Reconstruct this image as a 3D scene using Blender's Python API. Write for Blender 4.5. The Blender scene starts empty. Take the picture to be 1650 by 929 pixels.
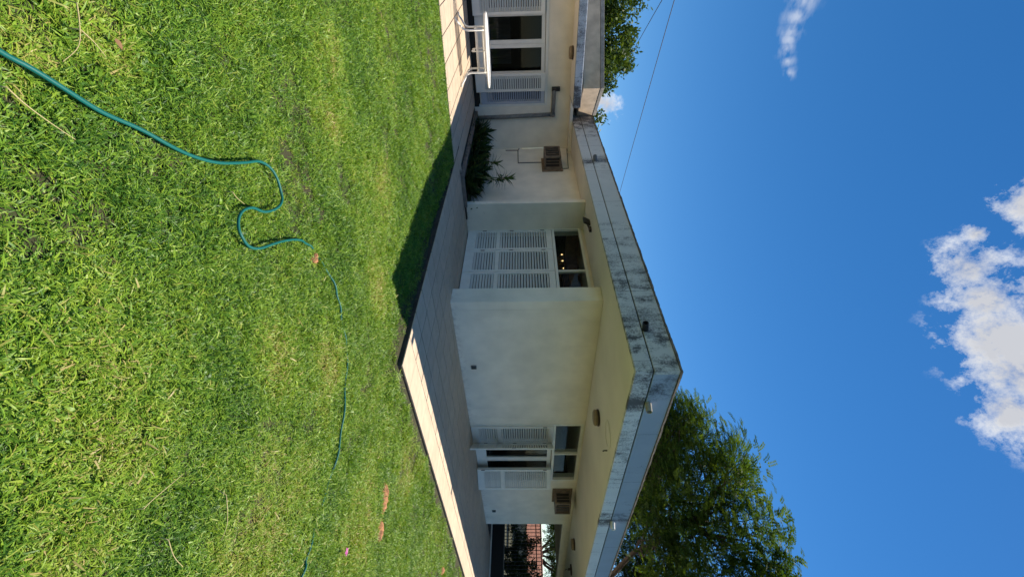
import bpy, bmesh, math, random
import numpy as np
from mathutils import Vector, Matrix, noise as mnoise

S = bpy.context.scene
COL = S.collection
R = math.radians

# ------------------------------------------------------------------ camera
cam_d = bpy.data.cameras.new('camera')
cam_d.sensor_fit = 'HORIZONTAL'
cam_d.sensor_width = 36.0
cam_d.lens = 15.374
cam_d.clip_start = 0.05
cam_d.clip_end = 3000
cam = bpy.data.objects.new('camera', cam_d)
COL.objects.link(cam)
RT = Vector((0.757977, -0.652170, -0.012004))     # to the right of a person standing there
UP = Vector((0.027900, 0.014029, 0.999512))
FW = Vector((0.651684, 0.757943, -0.028829))
CAM = Vector((-3.5958, -2.9562, 1.3))
# the photograph was taken upright and is stored lying on its side
cam.matrix_world = Matrix(((UP.x, -RT.x, -FW.x, CAM.x), (UP.y, -RT.y, -FW.y, CAM.y), (UP.z, -RT.z, -FW.z, CAM.z), (0, 0, 0, 1)))
S.camera = cam

# ------------------------------------------------------------------ exposure, sky, sun
S.view_settings.view_transform = 'Standard'
S.view_settings.look = 'None'
S.view_settings.exposure = 1.05
S.view_settings.gamma = 1.0
S.view_settings.use_curve_mapping = False

SUN_DIR = Vector((0.438, -0.028, 1.0)).normalized()      # towards the sun
W = bpy.data.worlds.new('World')
S.world = W
W.use_nodes = True
nt = W.node_tree
nt.nodes.clear()
def N(t, k, **kw):
    n = t.nodes.new(k)
    for a, v in kw.items():
        setattr(n, a, v)
    return n
def math_(t, op, a, b=None, clamp=False):
    n = N(t, 'ShaderNodeMath', operation=op, use_clamp=clamp)
    for i, v in enumerate((a, b)):
        if v is None: continue
        if isinstance(v, (int, float)): n.inputs[i].default_value = v
        else: t.links.new(v, n.inputs[i])
    return n.outputs[0]
sky = N(nt, 'ShaderNodeTexSky', sky_type='NISHITA', sun_disc=False)
sky.sun_elevation = math.asin(SUN_DIR.z)
sky.sun_rotation = math.atan2(SUN_DIR.x, SUN_DIR.y)
sky.altitude = 1100
sky.air_density = 1.0
sky.dust_density = 0.1
sky.ozone_density = 2.6
hs = N(nt, 'ShaderNodeHueSaturation')
hs.inputs['Saturation'].default_value = 1.32
hs.inputs['Value'].default_value = 0.87
nt.links.new(sky.outputs[0], hs.inputs['Color'])
tc = N(nt, 'ShaderNodeTexCoord')
nz = N(nt, 'ShaderNodeTexNoise'); nz.inputs['Scale'].default_value = 19; nz.inputs['Detail'].default_value = 9; nz.inputs['Roughness'].default_value = 0.7
nt.links.new(tc.outputs['Generated'], nz.inputs['Vector'])
def blobs(lst):
    out = None
    for (d, r) in lst:
        v = N(nt, 'ShaderNodeVectorMath', operation='DISTANCE')
        nt.links.new(tc.outputs['Generated'], v.inputs[0]); v.inputs[1].default_value = d
        m = math_(nt, 'SUBTRACT', 1.0, math_(nt, 'DIVIDE', v.outputs['Value'], r))
        out = m if out is None else math_(nt, 'MAXIMUM', out, m)
    return out
big = blobs([((.5108, .4641, .7237), .074), ((.4452, .5564, .7016), .048), ((.5799, .3856, .718), .05), ((.3419, .5774, .7417), .045),
             ((.3991, .5837, .7071), .018), ((.4733, .514, .7154), .055), ((.5384, .421, .735), .07), ((.56, .36, .75), .065), ((.44, .47, .765), .07),
             ((.3106, .9338, .1744), .028), ((.3287, .9279, .1662), .022), ((.3016, .9338, .1644), .024),
             ((-.5, .6, .5), .16), ((-.7, -.3, .45), .2), ((.2, -.8, .5), .18), ((.8, -.45, .35), .16), ((-.2, .9, .3), .10)])
wisp = blobs([((.1232, .873, .4712), .03), ((.1487, .8715, .4672), .026), ((.1687, .8675, .466), .024), ((.1819, .8664, .4648), .02), ((.1959, .8634, .4648), .02), ((.2134, .8561, .4706), .015), ((.2314, .8481, .4766), .014)])
nn = math_(nt, 'SUBTRACT', nz.outputs['Fac'], 0.5)
dens = math_(nt, 'ADD', math_(nt, 'ADD', big, 0.06), math_(nt, 'MULTIPLY', nn, 4.8))
alpha = math_(nt, 'MULTIPLY', math_(nt, 'MULTIPLY', dens, 0.95, True), math_(nt, 'MULTIPLY', math_(nt, 'ADD', big, 0.5), 1.7, True))
nz2 = N(nt, 'ShaderNodeTexNoise'); nz2.inputs['Scale'].default_value = 38; nz2.inputs['Detail'].default_value = 6
mp2 = N(nt, 'ShaderNodeMapping'); mp2.inputs['Scale'].default_value = (1.0, 1.0, 2.2); mp2.inputs['Rotation'].default_value = (0, 0.6, 0)
nt.links.new(tc.outputs['Generated'], mp2.inputs[0]); nt.links.new(mp2.outputs[0], nz2.inputs['Vector'])
wd = math_(nt, 'ADD', wisp, math_(nt, 'MULTIPLY', math_(nt, 'SUBTRACT', nz2.outputs['Fac'], 0.5), 3.0))
walpha = math_(nt, 'MULTIPLY', math_(nt, 'MULTIPLY', wd, 1.0, True), math_(nt, 'MULTIPLY', math_(nt, 'ADD', wisp, 0.2), 0.38, True))
atot = math_(nt, 'MAXIMUM', alpha, walpha)
cr = N(nt, 'ShaderNodeValToRGB')
cr.color_ramp.elements[0].position = 0.12; cr.color_ramp.elements[0].color = (6.2, 6.35, 6.5, 1)
cr.color_ramp.elements[1].position = 0.8; cr.color_ramp.elements[1].color = (3.7, 3.8, 4.1, 1)
nt.links.new(math_(nt, 'ADD', big, math_(nt, 'MULTIPLY', nn, 1.6)), cr.inputs[0])
mx = N(nt, 'ShaderNodeMixRGB')
nt.links.new(atot, mx.inputs[0]); nt.links.new(hs.outputs[0], mx.inputs[1]); nt.links.new(cr.outputs[0], mx.inputs[2])
bg = N(nt, 'ShaderNodeBackground'); bg.inputs['Strength'].default_value = 0.080
nt.links.new(mx.outputs[0], bg.inputs['Color'])
wo = N(nt, 'ShaderNodeOutputWorld')
nt.links.new(bg.outputs[0], wo.inputs['Surface'])

sun_d = bpy.data.lights.new('sun', 'SUN')
sun_d.energy = 3.8
sun_d.angle = R(0.5)
sun_d.color = (1.0, 0.92, 0.79)
sun = bpy.data.objects.new('sun', sun_d)
COL.objects.link(sun)
sun.rotation_euler = SUN_DIR.to_track_quat('Z', 'Y').to_euler()
S.cycles.max_bounces = 8
S.cycles.diffuse_bounces = 5
S.cycles.transparent_max_bounces = 16

rnd = random.Random(7)
rng = np.random.default_rng(11)

# ------------------------------------------------------------------ helpers
class MB:
    def __init__(s):
        s.v = []; s.f = []
    def add(s, vs, fs):
        o = len(s.v)
        s.v += [tuple(p) for p in vs]
        s.f += [tuple(i + o for i in f) for f in fs]
        return s
    def box(s, x0, x1, y0, y1, z0, z1, M=None):
        vs = [Vector((x, y, z)) for x in (x0, x1) for y in (y0, y1) for z in (z0, z1)]
        if M is not None: vs = [M @ p for p in vs]
        return s.add(vs, [(0, 1, 3, 2), (4, 6, 7, 5), (0, 4, 5, 1), (2, 3, 7, 6), (0, 2, 6, 4), (1, 5, 7, 3)])
    def prism(s, poly, z0, z1):
        n = len(poly)
        a = sum(poly[i][0] * poly[(i + 1) % n][1] - poly[(i + 1) % n][0] * poly[i][1] for i in range(n))
        if a < 0: poly = poly[::-1]
        vs = [(x, y, z0) for x, y in poly] + [(x, y, z1) for x, y in poly]
        fs = [tuple(range(n - 1, -1, -1)), tuple(range(n, 2 * n))] + [(i, (i + 1) % n, n + (i + 1) % n, n + i) for i in range(n)]
        return s.add(vs, fs)
    def chamfer_slab(s, poly, z0, z1, c):
        n = len(poly)
        cx = sum(p[0] for p in poly) / n; cy = sum(p[1] for p in poly) / n
        top = [(x - c * (1 if x > cx else -1), y - c * (1 if y > cy else -1)) for x, y in poly]
        vs = [(x, y, z0) for x, y in poly] + [(x, y, z1 - c) for x, y in poly] + [(x, y, z1) for x, y in top]
        fs = [tuple(range(2 * n, 3 * n))]
        for k in (0, n):
            fs += [(k + i, k + (i + 1) % n, k + n + (i + 1) % n, k + n + i) for i in range(n)]
        return s.add(vs, fs)
    def tube(s, pts, r, n=8, r1=None, cap=True):
        pts = [Vector(p) for p in pts]
        m = len(pts)
        vs = []
        ref = None
        for i, p in enumerate(pts):
            t = (pts[min(i + 1, m - 1)] - pts[max(i - 1, 0)]).normalized()
            if ref is None:
                ref = t.orthogonal().normalized()
            ref = (ref - t * ref.dot(t))
            if ref.length < 1e-5: ref = t.orthogonal()
            ref.normalize()
            b = t.cross(ref)
            rr = r if r1 is None else r + (r1 - r) * i / max(1, m - 1)
            for k in range(n):
                a = 2 * math.pi * k / n
                vs.append(p + ref * (rr * math.cos(a)) + b * (rr * math.sin(a)))
        fs = [(i * n + k, i * n + (k + 1) % n, (i + 1) * n + (k + 1) % n, (i + 1) * n + k) for i in range(m - 1) for k in range(n)]
        if cap:
            fs += [tuple(range(n - 1, -1, -1)), tuple((m - 1) * n + k for k in range(n))]
        return s.add(vs, fs)
    def lathe(s, prof, c, n=20, axis='Z'):
        vs = []
        for (r, h) in prof:
            for k in range(n):
                a = 2 * math.pi * k / n
                p = (r * math.cos(a), r * math.sin(a), h)
                if axis == 'Y': p = (p[0], p[2], p[1])
                if axis == 'X': p = (p[2], p[0], p[1])
                vs.append((c[0] + p[0], c[1] + p[1], c[2] + p[2]))
        m = len(prof)
        fs = [(i * n + k, i * n + (k + 1) % n, (i + 1) * n + (k + 1) % n, (i + 1) * n + k) for i in range(m - 1) for k in range(n)]
        fs += [tuple(range(n - 1, -1, -1)), tuple((m - 1) * n + k for k in range(n))]
        return s.add(vs, fs)
    def mesh(s, name, mat, smooth=False):
        me = bpy.data.meshes.new(name)
        me.from_pydata(s.v, [], s.f)
        if mat: me.materials.append(mat)
        if smooth:
            me.polygons.foreach_set('use_smooth', [True] * len(me.polygons))
        me.update()
        return me

def put(name, me, parent=None, loc=(0, 0, 0), rz=0.0):
    o = bpy.data.objects.new(name, me)
    COL.objects.link(o)
    o.location = loc
    o.rotation_euler = (0, 0, rz)
    if parent is not None: o.parent = parent
    return o
def obj(name, mb, mat, parent=None, smooth=False, bevel=0.0, loc=(0, 0, 0), rz=0.0, fix=False):
    me = mb.mesh(name, mat, smooth)
    if fix:
        bm = bmesh.new(); bm.from_mesh(me); bmesh.ops.recalc_face_normals(bm, faces=bm.faces); bm.to_mesh(me); bm.free()
    o = put(name, me, parent, loc, rz)
    if bevel:
        m = o.modifiers.new('bevel', 'BEVEL'); m.width = bevel; m.segments = 2; m.limit_method = 'ANGLE'
    return o
def tag(o, label, cat, group=None):
    o['label'] = label; o['category'] = cat
    if group: o['group'] = group
    return o
def thing(name, label, cat, loc=(0, 0, 0), rz=0.0, group=None):
    o = bpy.data.objects.new(name, None)
    COL.objects.link(o)
    o.location = loc; o.rotation_euler = (0, 0, rz)
    o.empty_display_size = 0.1
    return tag(o, label, cat, group)
def structure(o):
    o['kind'] = 'structure'; return o
def bx(*a):
    return MB().box(*a)

# ------------------------------------------------------------------ materials
def mat(name, col, rough=0.8, var=0.0, vscale=4.0, bump=0.0, bscale=60.0, col2=None, metal=0.0, spec=0.4, rand=0.0, detail=5.0):
    m = bpy.data.materials.new(name)
    m.use_nodes = True
    t = m.node_tree
    b = t.nodes['Principled BSDF']
    b.inputs['Roughness'].default_value = rough
    b.inputs['Metallic'].default_value = metal
    b.inputs['Specular IOR Level'].default_value = spec
    geo = N(t, 'ShaderNodeNewGeometry')
    c = None
    if var > 0 or col2:
        z = N(t, 'ShaderNodeTexNoise'); z.inputs['Scale'].default_value = vscale; z.inputs['Detail'].default_value = detail
        t.links.new(geo.outputs['Position'], z.inputs['Vector'])
        r = N(t, 'ShaderNodeValToRGB')
        a = col2 or tuple(x * (1 - var) for x in col)
        e = col if col2 else tuple(min(1, x * (1 + var)) for x in col)
        r.color_ramp.elements[0].position = 0.3; r.color_ramp.elements[0].color = (*a, 1)
        r.color_ramp.elements[1].position = 0.7; r.color_ramp.elements[1].color = (*e, 1)
        t.links.new(z.outputs['Fac'], r.inputs[0])
        c = r.outputs[0]
    if rand > 0:
        oi = N(t, 'ShaderNodeObjectInfo')
        h = N(t, 'ShaderNodeHueSaturation')
        t.links.new(math_(t, 'ADD', 1 - rand, math_(t, 'MULTIPLY', oi.outputs['Random'], 2 * rand)), h.inputs['Value'])
        if c is None: h.inputs['Color'].default_value = (*col, 1)
        else: t.links.new(c, h.inputs['Color'])
        c = h.outputs[0]
    if c is None: b.inputs['Base Color'].default_value = (*col, 1)
    else: t.links.new(c, b.inputs['Base Color'])
    if bump > 0:
        z = N(t, 'ShaderNodeTexNoise'); z.inputs['Scale'].default_value = bscale; z.inputs['Detail'].default_value = 4
        t.links.new(geo.outputs['Position'], z.inputs['Vector'])
        bp = N(t, 'ShaderNodeBump'); bp.inputs['Strength'].default_value = bump; bp.inputs['Distance'].default_value = 0.01
        t.links.new(z.outputs['Fac'], bp.inputs['Height']); t.links.new(bp.outputs[0], b.inputs['Normal'])
    return m

def stained(name, col, dirt, axis, amount, spots, crack=0.0, rough=0.85, speckle=1.0, rust=None):
    """paint with black mildew: vertical runs, speckle and drips at given places along the horizontal axis"""
    m = mat(name, col, rough, bump=0.35, bscale=90)
    t = m.node_tree; b = t.nodes['Principled BSDF']
    geo = N(t, 'ShaderNodeNewGeometry')
    sp = N(t, 'ShaderNodeSeparateXYZ'); t.links.new(geo.outputs['Position'], sp.inputs[0])
    h = sp.outputs[axis]
    def noise_at(scale, det, sx):
        mp = N(t, 'ShaderNodeMapping'); mp.inputs['Scale'].default_value = sx
        t.links.new(geo.outputs['Position'], mp.inputs[0])
        z = N(t, 'ShaderNodeTexNoise'); z.inputs['Scale'].default_value = scale; z.inputs['Detail'].default_value = det; z.inputs['Roughness'].default_value = 0.65
        t.links.new(mp.outputs[0], z.inputs['Vector'])
        return z.outputs['Fac']
    big_ = noise_at(1.3, 4, (1, 1, 0.7))
    mid = noise_at(5.5, 6, (1, 1, 0.75))
    run = noise_at(9, 5, (1, 1, 0.12))
    spk = noise_at(48, 6, (1, 1, 1))
    def w_(x, k): return math_(t, 'MULTIPLY', math_(t, 'SUBTRACT', x, 0.5), k)
    d = math_(t, 'ADD', math_(t, 'ADD', w_(big_, 1.3), w_(mid, 1.6)), math_(t, 'ADD', w_(run, 1.5), w_(spk, 1.7 * speckle)))
    for (s0, wd, am) in spots:
        g = math_(t, 'DIVIDE', math_(t, 'ABSOLUTE', math_(t, 'SUBTRACT', math_(t, 'ADD', h, w_(mid, wd * 1.6)), s0)), wd)
        d = math_(t, 'ADD', d, math_(t, 'MULTIPLY', math_(t, 'SUBTRACT', 1.0, g, True), am))
    d = math_(t, 'ADD', d, amount)
    r = N(t, 'ShaderNodeValToRGB')
    r.color_ramp.elements[0].position = 0.26; r.color_ramp.elements[0].color = (0, 0, 0, 1)
    r.color_ramp.elements[1].position = 0.95; r.color_ramp.elements[1].color = (1, 1, 1, 1)
    t.links.new(d, r.inputs[0])
    fac = r.outputs[0]
    if crack > 0:
        # shrinkage joints down the face at regular intervals, wandering a little
        w = math_(t, 'ADD', h, math_(t, 'MULTIPLY', noise_at(6, 3, (1, 1, 1)), 0.05))
        q = math_(t, 'ABSOLUTE', math_(t, 'SUBTRACT', math_(t, 'FRACT', math_(t, 'DIVIDE', w, crack)), 0.5))
        ln = math_(t, 'MULTIPLY', math_(t, 'LESS_THAN', q, 0.004 / crack), 0.75)
        fac = math_(t, 'MAXIMUM', fac, ln)
    base = N(t, 'ShaderNodeMixRGB')
    base.inputs[1].default_value = (*[x * 0.82 for x in col], 1); base.inputs[2].default_value = (*[min(1, x * 1.12) for x in col], 1)
    t.links.new(noise_at(2.5, 6, (1, 1, 0.5)), base.inputs[0])
    mxr = N(t, 'ShaderNodeMixRGB'); mxr.inputs[2].default_value = (*dirt, 1)
    t.links.new(math_(t, 'MULTIPLY', fac, 0.9), mxr.inputs[0]); t.links.new(base.outputs[0], mxr.inputs[1])
    t.links.new(mxr.outputs[0], b.inputs['Base Color'])
    return m

def leaf_mat(name, cols, trans=0.35, rough=0.5, scale=1.5, spec=0.12):
    """leaf green by clump; a little light passes through"""
    m = bpy.data.materials.new(name); m.use_nodes = True
    t = m.node_tree; t.nodes.clear()
    geo = N(t, 'ShaderNodeNewGeometry')
    z = N(t, 'ShaderNodeTexNoise'); z.inputs['Scale'].default_value = scale; z.inputs['Detail'].default_value = 3
    t.links.new(geo.outputs['Position'], z.inputs['Vector'])
    at = N(t, 'ShaderNodeAttribute', attribute_name='tint')
    f = math_(t, 'ADD', math_(t, 'MULTIPLY', z.outputs['Fac'], 0.6), math_(t, 'MULTIPLY', at.outputs['Fac'], 0.55))
    r = N(t, 'ShaderNodeValToRGB')
    el = r.color_ramp.elements
    el[0].position = 0.2; el[0].color = (*cols[0], 1)
    el[1].position = 0.9; el[1].color = (*cols[-1], 1)
    if len(cols) == 3:
        e = el.new(0.55); e.color = (*cols[1], 1)
    t.links.new(f, r.inputs[0])
    p = N(t, 'ShaderNodeBsdfPrincipled'); p.inputs['Roughness'].default_value = rough; p.inputs['Specular IOR Level'].default_value = spec
    tr = N(t, 'ShaderNodeBsdfTranslucent')
    mul = N(t, 'ShaderNodeMixRGB', blend_type='MULTIPLY'); mul.inputs[0].default_value = 1; mul.inputs[2].default_value = (1.6, 1.5, 0.5, 1)
    t.links.new(r.outputs[0], p.inputs['Base Color']); t.links.new(r.outputs[0], mul.inputs[1]); t.links.new(mul.outputs[0], tr.inputs[0])
    ms = N(t, 'ShaderNodeMixShader'); ms.inputs[0].default_value = trans
    t.links.new(p.outputs[0], ms.inputs[1]); t.links.new(tr.outputs[0], ms.inputs[2])
    o = N(t, 'ShaderNodeOutputMaterial'); t.links.new(ms.outputs[0], o.inputs[0])
    return m

def glass_mat(name, tint=(0.75, 0.78, 0.78)):
    m = bpy.data.materials.new(name); m.use_nodes = True
    t = m.node_tree; t.nodes.clear()
    g = N(t, 'ShaderNodeBsdfGlossy'); g.inputs['Roughness'].default_value = 0.02; g.inputs['Color'].default_value = (0.9, 0.9, 0.9, 1)
    tr = N(t, 'ShaderNodeBsdfTransparent'); tr.inputs[0].default_value = (*tint, 1)
    gg = N(t, 'ShaderNodeNewGeometry'); dt = N(t, 'ShaderNodeVectorMath', operation='DOT_PRODUCT')
    t.links.new(gg.outputs['Incoming'], dt.inputs[0]); t.links.new(gg.outputs['Normal'], dt.inputs[1])
    fz = math_(t, 'ADD', 0.010, math_(t, 'MULTIPLY', math_(t, 'POWER', math_(t, 'SUBTRACT', 1.0, math_(t, 'ABSOLUTE', dt.outputs['Value'])), 5.0), 0.40))
    ms = N(t, 'ShaderNodeMixShader')
    t.links.new(fz, ms.inputs[0]); t.links.new(tr.outputs[0], ms.inputs[1]); t.links.new(g.outputs[0], ms.inputs[2])
    o = N(t, 'ShaderNodeOutputMaterial'); t.links.new(ms.outputs[0], o.inputs[0])
    return m

M = {}
M['wall'] = mat('wall_paint', (0.77, 0.705, 0.595), 0.9, var=0.09, vscale=2.4, bump=0.5, bscale=38, detail=10)
wt = M['wall'].node_tree; wb = wt.nodes['Principled BSDF']
wg = N(wt, 'ShaderNodeNewGeometry'); wsp = N(wt, 'ShaderNodeSeparateXYZ'); wt.links.new(wg.outputs['Position'], wsp.inputs[0])
wn = N(wt, 'ShaderNodeTexNoise'); wn.inputs['Scale'].default_value = 11; wn.inputs['Detail'].default_value = 8; wn.inputs['Roughness'].default_value = 0.7
wt.links.new(wg.outputs['Position'], wn.inputs['Vector'])
wh = math_(wt, 'SUBTRACT', 1.0, math_(wt, 'DIVIDE', wsp.outputs['Z'], 0.2), True)      # splashed soil and flaking along the foot of the walls
wd_ = math_(wt, 'MULTIPLY', math_(wt, 'ADD', math_(wt, 'MULTIPLY', math_(wt, 'SUBTRACT', wn.outputs['Fac'], 0.56), 5.0), math_(wt, 'MULTIPLY', wh, 0.7)), math_(wt, 'MULTIPLY', wh, 0.45), True)
wr_ = N(wt, 'ShaderNodeTexNoise'); wr_.inputs['Scale'].default_value = 5; wr_.inputs['Detail'].default_value = 7
wmp = N(wt, 'ShaderNodeMapping'); wmp.inputs['Scale'].default_value = (1, 1, 0.07); wt.links.new(wg.outputs['Position'], wmp.inputs[0]); wt.links.new(wmp.outputs[0], wr_.inputs['Vector'])
wd2 = math_(wt, 'MULTIPLY', math_(wt, 'MULTIPLY', math_(wt, 'SUBTRACT', wr_.outputs['Fac'], 0.58), 3.0, True), 0.16)
wm = N(wt, 'ShaderNodeMixRGB'); wm.inputs[2].default_value = (0.30, 0.225, 0.19, 1)
wt.links.new(math_(wt, 'MAXIMUM', wd_, wd2), wm.inputs[0]); wt.links.new(wb.inputs['Base Color'].links[0].from_socket, wm.inputs[1]); wt.links.new(wm.outputs[0], wb.inputs['Base Color'])
M['soffit'] = mat('soffit_paint', (0.81, 0.755, 0.66), 0.9, var=0.06, vscale=1.2, bump=0.15, bscale=60)
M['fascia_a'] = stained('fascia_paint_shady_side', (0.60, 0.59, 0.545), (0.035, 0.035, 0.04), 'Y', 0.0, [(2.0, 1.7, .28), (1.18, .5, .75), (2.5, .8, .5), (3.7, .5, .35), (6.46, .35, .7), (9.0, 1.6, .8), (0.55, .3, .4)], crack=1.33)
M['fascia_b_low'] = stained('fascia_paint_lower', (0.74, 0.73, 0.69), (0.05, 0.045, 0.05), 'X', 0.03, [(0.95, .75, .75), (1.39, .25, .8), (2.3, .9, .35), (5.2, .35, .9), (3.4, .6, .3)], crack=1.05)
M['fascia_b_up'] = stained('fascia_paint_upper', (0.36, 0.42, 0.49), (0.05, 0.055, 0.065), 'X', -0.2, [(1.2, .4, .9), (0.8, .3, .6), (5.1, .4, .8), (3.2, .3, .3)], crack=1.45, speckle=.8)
M['cap'] = mat('roof_edge_grime', (0.16, 0.13, 0.10), 0.95, var=0.5, vscale=9, bump=0.5, bscale=80)
M['wing_band'] = stained('wing_band_paint', (0.42, 0.46, 0.52), (0.03, 0.03, 0.035), 'X', 0.22, [(0.1, .7, .9), (-2.2, .6, .4), (-1.2, .5, .4)], speckle=1.2)
M['parapet'] = mat('parapet_concrete', (0.50, 0.385, 0.275), 0.92, var=0.18, vscale=5, bump=0.5, bscale=120, detail=9)
M['tile'] = mat('floor_tile', (0.53, 0.41, 0.295), 0.6, var=0.10, vscale=7, bump=0.1, bscale=40, rand=0.06)
M['joint'] = mat('tile_joint', (0.026, 0.022, 0.019), 0.95)
M['slab'] = mat('terrace_edge', (0.05, 0.038, 0.03), 0.95, var=0.4, vscale=6, bump=0.6, bscale=50)  # darkened so the edge reads as the shadow gap along the lawn
M['white'] = mat('white_joinery_paint', (0.70, 0.685, 0.63), 0.5, var=0.05, vscale=5)
M['slat'] = mat('white_slat_paint', (0.70, 0.68, 0.62), 0.5, rand=0.05)
M['shut_shaded'] = mat('shutter_bluish_shade', (0.42, 0.44, 0.50), 0.55, var=0.05, vscale=5)  # bluish shade put into the colour of one wing leaf
M['hinge'] = mat('iron_hinge', (0.12, 0.11, 0.10), 0.5, metal=0.7)
M['inside'] = mat('darkened_interior_wall', (0.022, 0.018, 0.015), 0.9)  # near-black stands in for the lack of light indoors
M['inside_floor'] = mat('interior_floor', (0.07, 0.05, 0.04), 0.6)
M['wood'] = mat('brown_wood', (0.17, 0.085, 0.04), 0.6, var=0.3, vscale=12)
M['glass'] = glass_mat('window_glass')
M['pipe_grey'] = mat('grey_cement_pipe', (0.17, 0.17, 0.165), 0.85, var=0.25, vscale=14, bump=0.4, bscale=70)
M['conduit'] = mat('conduit_grey', (0.10, 0.10, 0.105), 0.6)
M['ac_case'] = mat('weathered_ac_casing', (0.17, 0.125, 0.09), 0.7, var=0.35, vscale=9)
M['ac_frame'] = mat('ac_wooden_surround', (0.20, 0.14, 0.095), 0.8, var=0.3, vscale=12)
M['ac_dark'] = mat('ac_grille_dark', (0.035, 0.025, 0.022), 0.6)
M['lamp_wood'] = mat('brown_lamp_glass', (0.28, 0.20, 0.12), 0.35, var=0.15, vscale=20)
M['lamp_base'] = mat('dark_lamp_base', (0.05, 0.035, 0.03), 0.6)
M['black'] = mat('black_plastic', (0.018, 0.018, 0.02), 0.45)
M['led'] = mat('floodlight_lens', (0.55, 0.56, 0.5), 0.25)
M['metal_white'] = mat('white_painted_metal', (0.78, 0.76, 0.71), 0.35, var=0.05, vscale=12)
M['curb'] = mat('planter_curb', (0.17, 0.14, 0.12), 0.9, var=0.25, vscale=9, bump=0.4)
M['soil'] = mat('dark_soil', (0.05, 0.035, 0.024), 1.0, var=0.5, vscale=18, bump=1.0, bscale=60)
M['clay'] = mat('red_clay', (0.40, 0.19, 0.09), 1.0, var=0.3, vscale=30, bump=1.0, bscale=120)
M['bark'] = mat('tree_bark', (0.085, 0.062, 0.045), 0.95, var=0.4, vscale=10, bump=0.8, bscale=30)
M['stem'] = mat('green_stem', (0.10, 0.14, 0.04), 0.6)
M['straw'] = mat('dry_straw', (0.46, 0.38, 0.18), 0.8)
M['fence'] = mat('black_fence_paint', (0.015, 0.015, 0.017), 0.5)
M['rooftile'] = mat('terracotta_roof', (0.21, 0.08, 0.046), 0.85, var=0.3, vscale=3, bump=0.3, bscale=30)
M['nwall'] = mat('neighbour_wall', (0.32, 0.27, 0.20), 0.9, var=0.2, vscale=2)
M['wire'] = mat('black_cable', (0.02, 0.02, 0.025), 0.7)
M['pink'] = mat('pink_petal', (0.38, 0.06, 0.25), 0.6)
M['brown_leaf'] = mat('dry_leaf', (0.20, 0.11, 0.05), 0.8)
M['plantleaf'] = leaf_mat('planter_leaf', [(0.014, 0.03, 0.010), (0.027, 0.055, 0.016), (0.05, 0.08, 0.024)], 0.2, 0.4, 4)
M['spiky'] = leaf_mat('spiky_leaf', [(0.03, 0.06, 0.02), (0.05, 0.10, 0.03), (0.08, 0.14, 0.04)], 0.2, 0.35, 4)
M['feather'] = leaf_mat('feathery_leaf', [(0.02, 0.046, 0.012), (0.045, 0.09, 0.018), (0.10, 0.15, 0.027)], 0.37, 0.6, 0.7, 0.06)
M['round'] = leaf_mat('broad_leaf', [(0.022, 0.042, 0.010), (0.05, 0.09, 0.017), (0.105, 0.15, 0.032)], 0.28, 0.4, 1.2)
M['hedge'] = leaf_mat('hedge_leaf', [(0.012, 0.025, 0.008), (0.03, 0.055, 0.015), (0.06, 0.09, 0.025)], 0.25, 0.5, 1.2)
hm = mat('green_hose', (0.005, 0.12, 0.1), 0.5, spec=0.3)
t_ = hm.node_tree
g_ = N(t_, 'ShaderNodeTexCoord'); w_ = N(t_, 'ShaderNodeTexWave'); w_.inputs['Scale'].default_value = 1.0; w_.wave_type = 'BANDS'; w_.bands_direction = 'DIAGONAL'
mp_ = N(t_, 'ShaderNodeMapping'); mp_.inputs['Scale'].default_value = (60, 1.2, 1)
t_.links.new(g_.outputs['UV'], mp_.inputs[0]); t_.links.new(mp_.outputs[0], w_.inputs['Vector'])
r_ = N(t_, 'ShaderNodeValToRGB'); r_.color_ramp.elements[0].color = (0.002, 0.065, 0.06, 1); r_.color_ramp.elements[1].color = (0.006, 0.155, 0.125, 1)
t_.links.new(w_.outputs['Fac'], r_.inputs[0]); t_.links.new(r_.outputs[0], t_.nodes['Principled BSDF'].inputs['Base Color'])
M['hose'] = hm

# ------------------------------------------------------------------ ground
GZ = -0.10                      # lawn surface; the terrace top is z = 0
gm = mat('lawn_soil', (0.03, 0.036, 0.012), 1.0, vscale=2.2, col2=(0.05, 0.042, 0.02), bump=1.0, bscale=35)
def gz(x, y):
    # the lawn climbs gently to meet the wing terrace
    def sm(a): a = min(1, max(0, a)); return a * a * (3 - 2 * a)
    bank = 0.062 * sm((y + 0.42) / 0.34) * sm((x + 0.2) / 0.3) * sm((3 - y) / 1.0)
    return GZ + bank + 0.075 * sm((y - 2.5) / 2.2) * sm((0.35 - x) / 0.5) * sm((7 - y) / 1.0)
g = MB()
xs = [-900, -60, -20] + [x * 0.25 - 8 for x in range(0, 90)] + [30, 80, 900]
ys = [-900, -60, -20] + [y * 0.125 - 8 for y in range(0, 122)] + [12, 30, 80, 900]
g.add([(x, y, gz(x, y)) for y in ys for x in xs], [(j * len(xs) + i, j * len(xs) + i + 1, (j + 1) * len(xs) + i + 1, (j + 1) * len(xs) + i) for j in range(len(ys) - 1) for i in range(len(xs) - 1)])
structure(obj('ground', g, gm))

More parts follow.
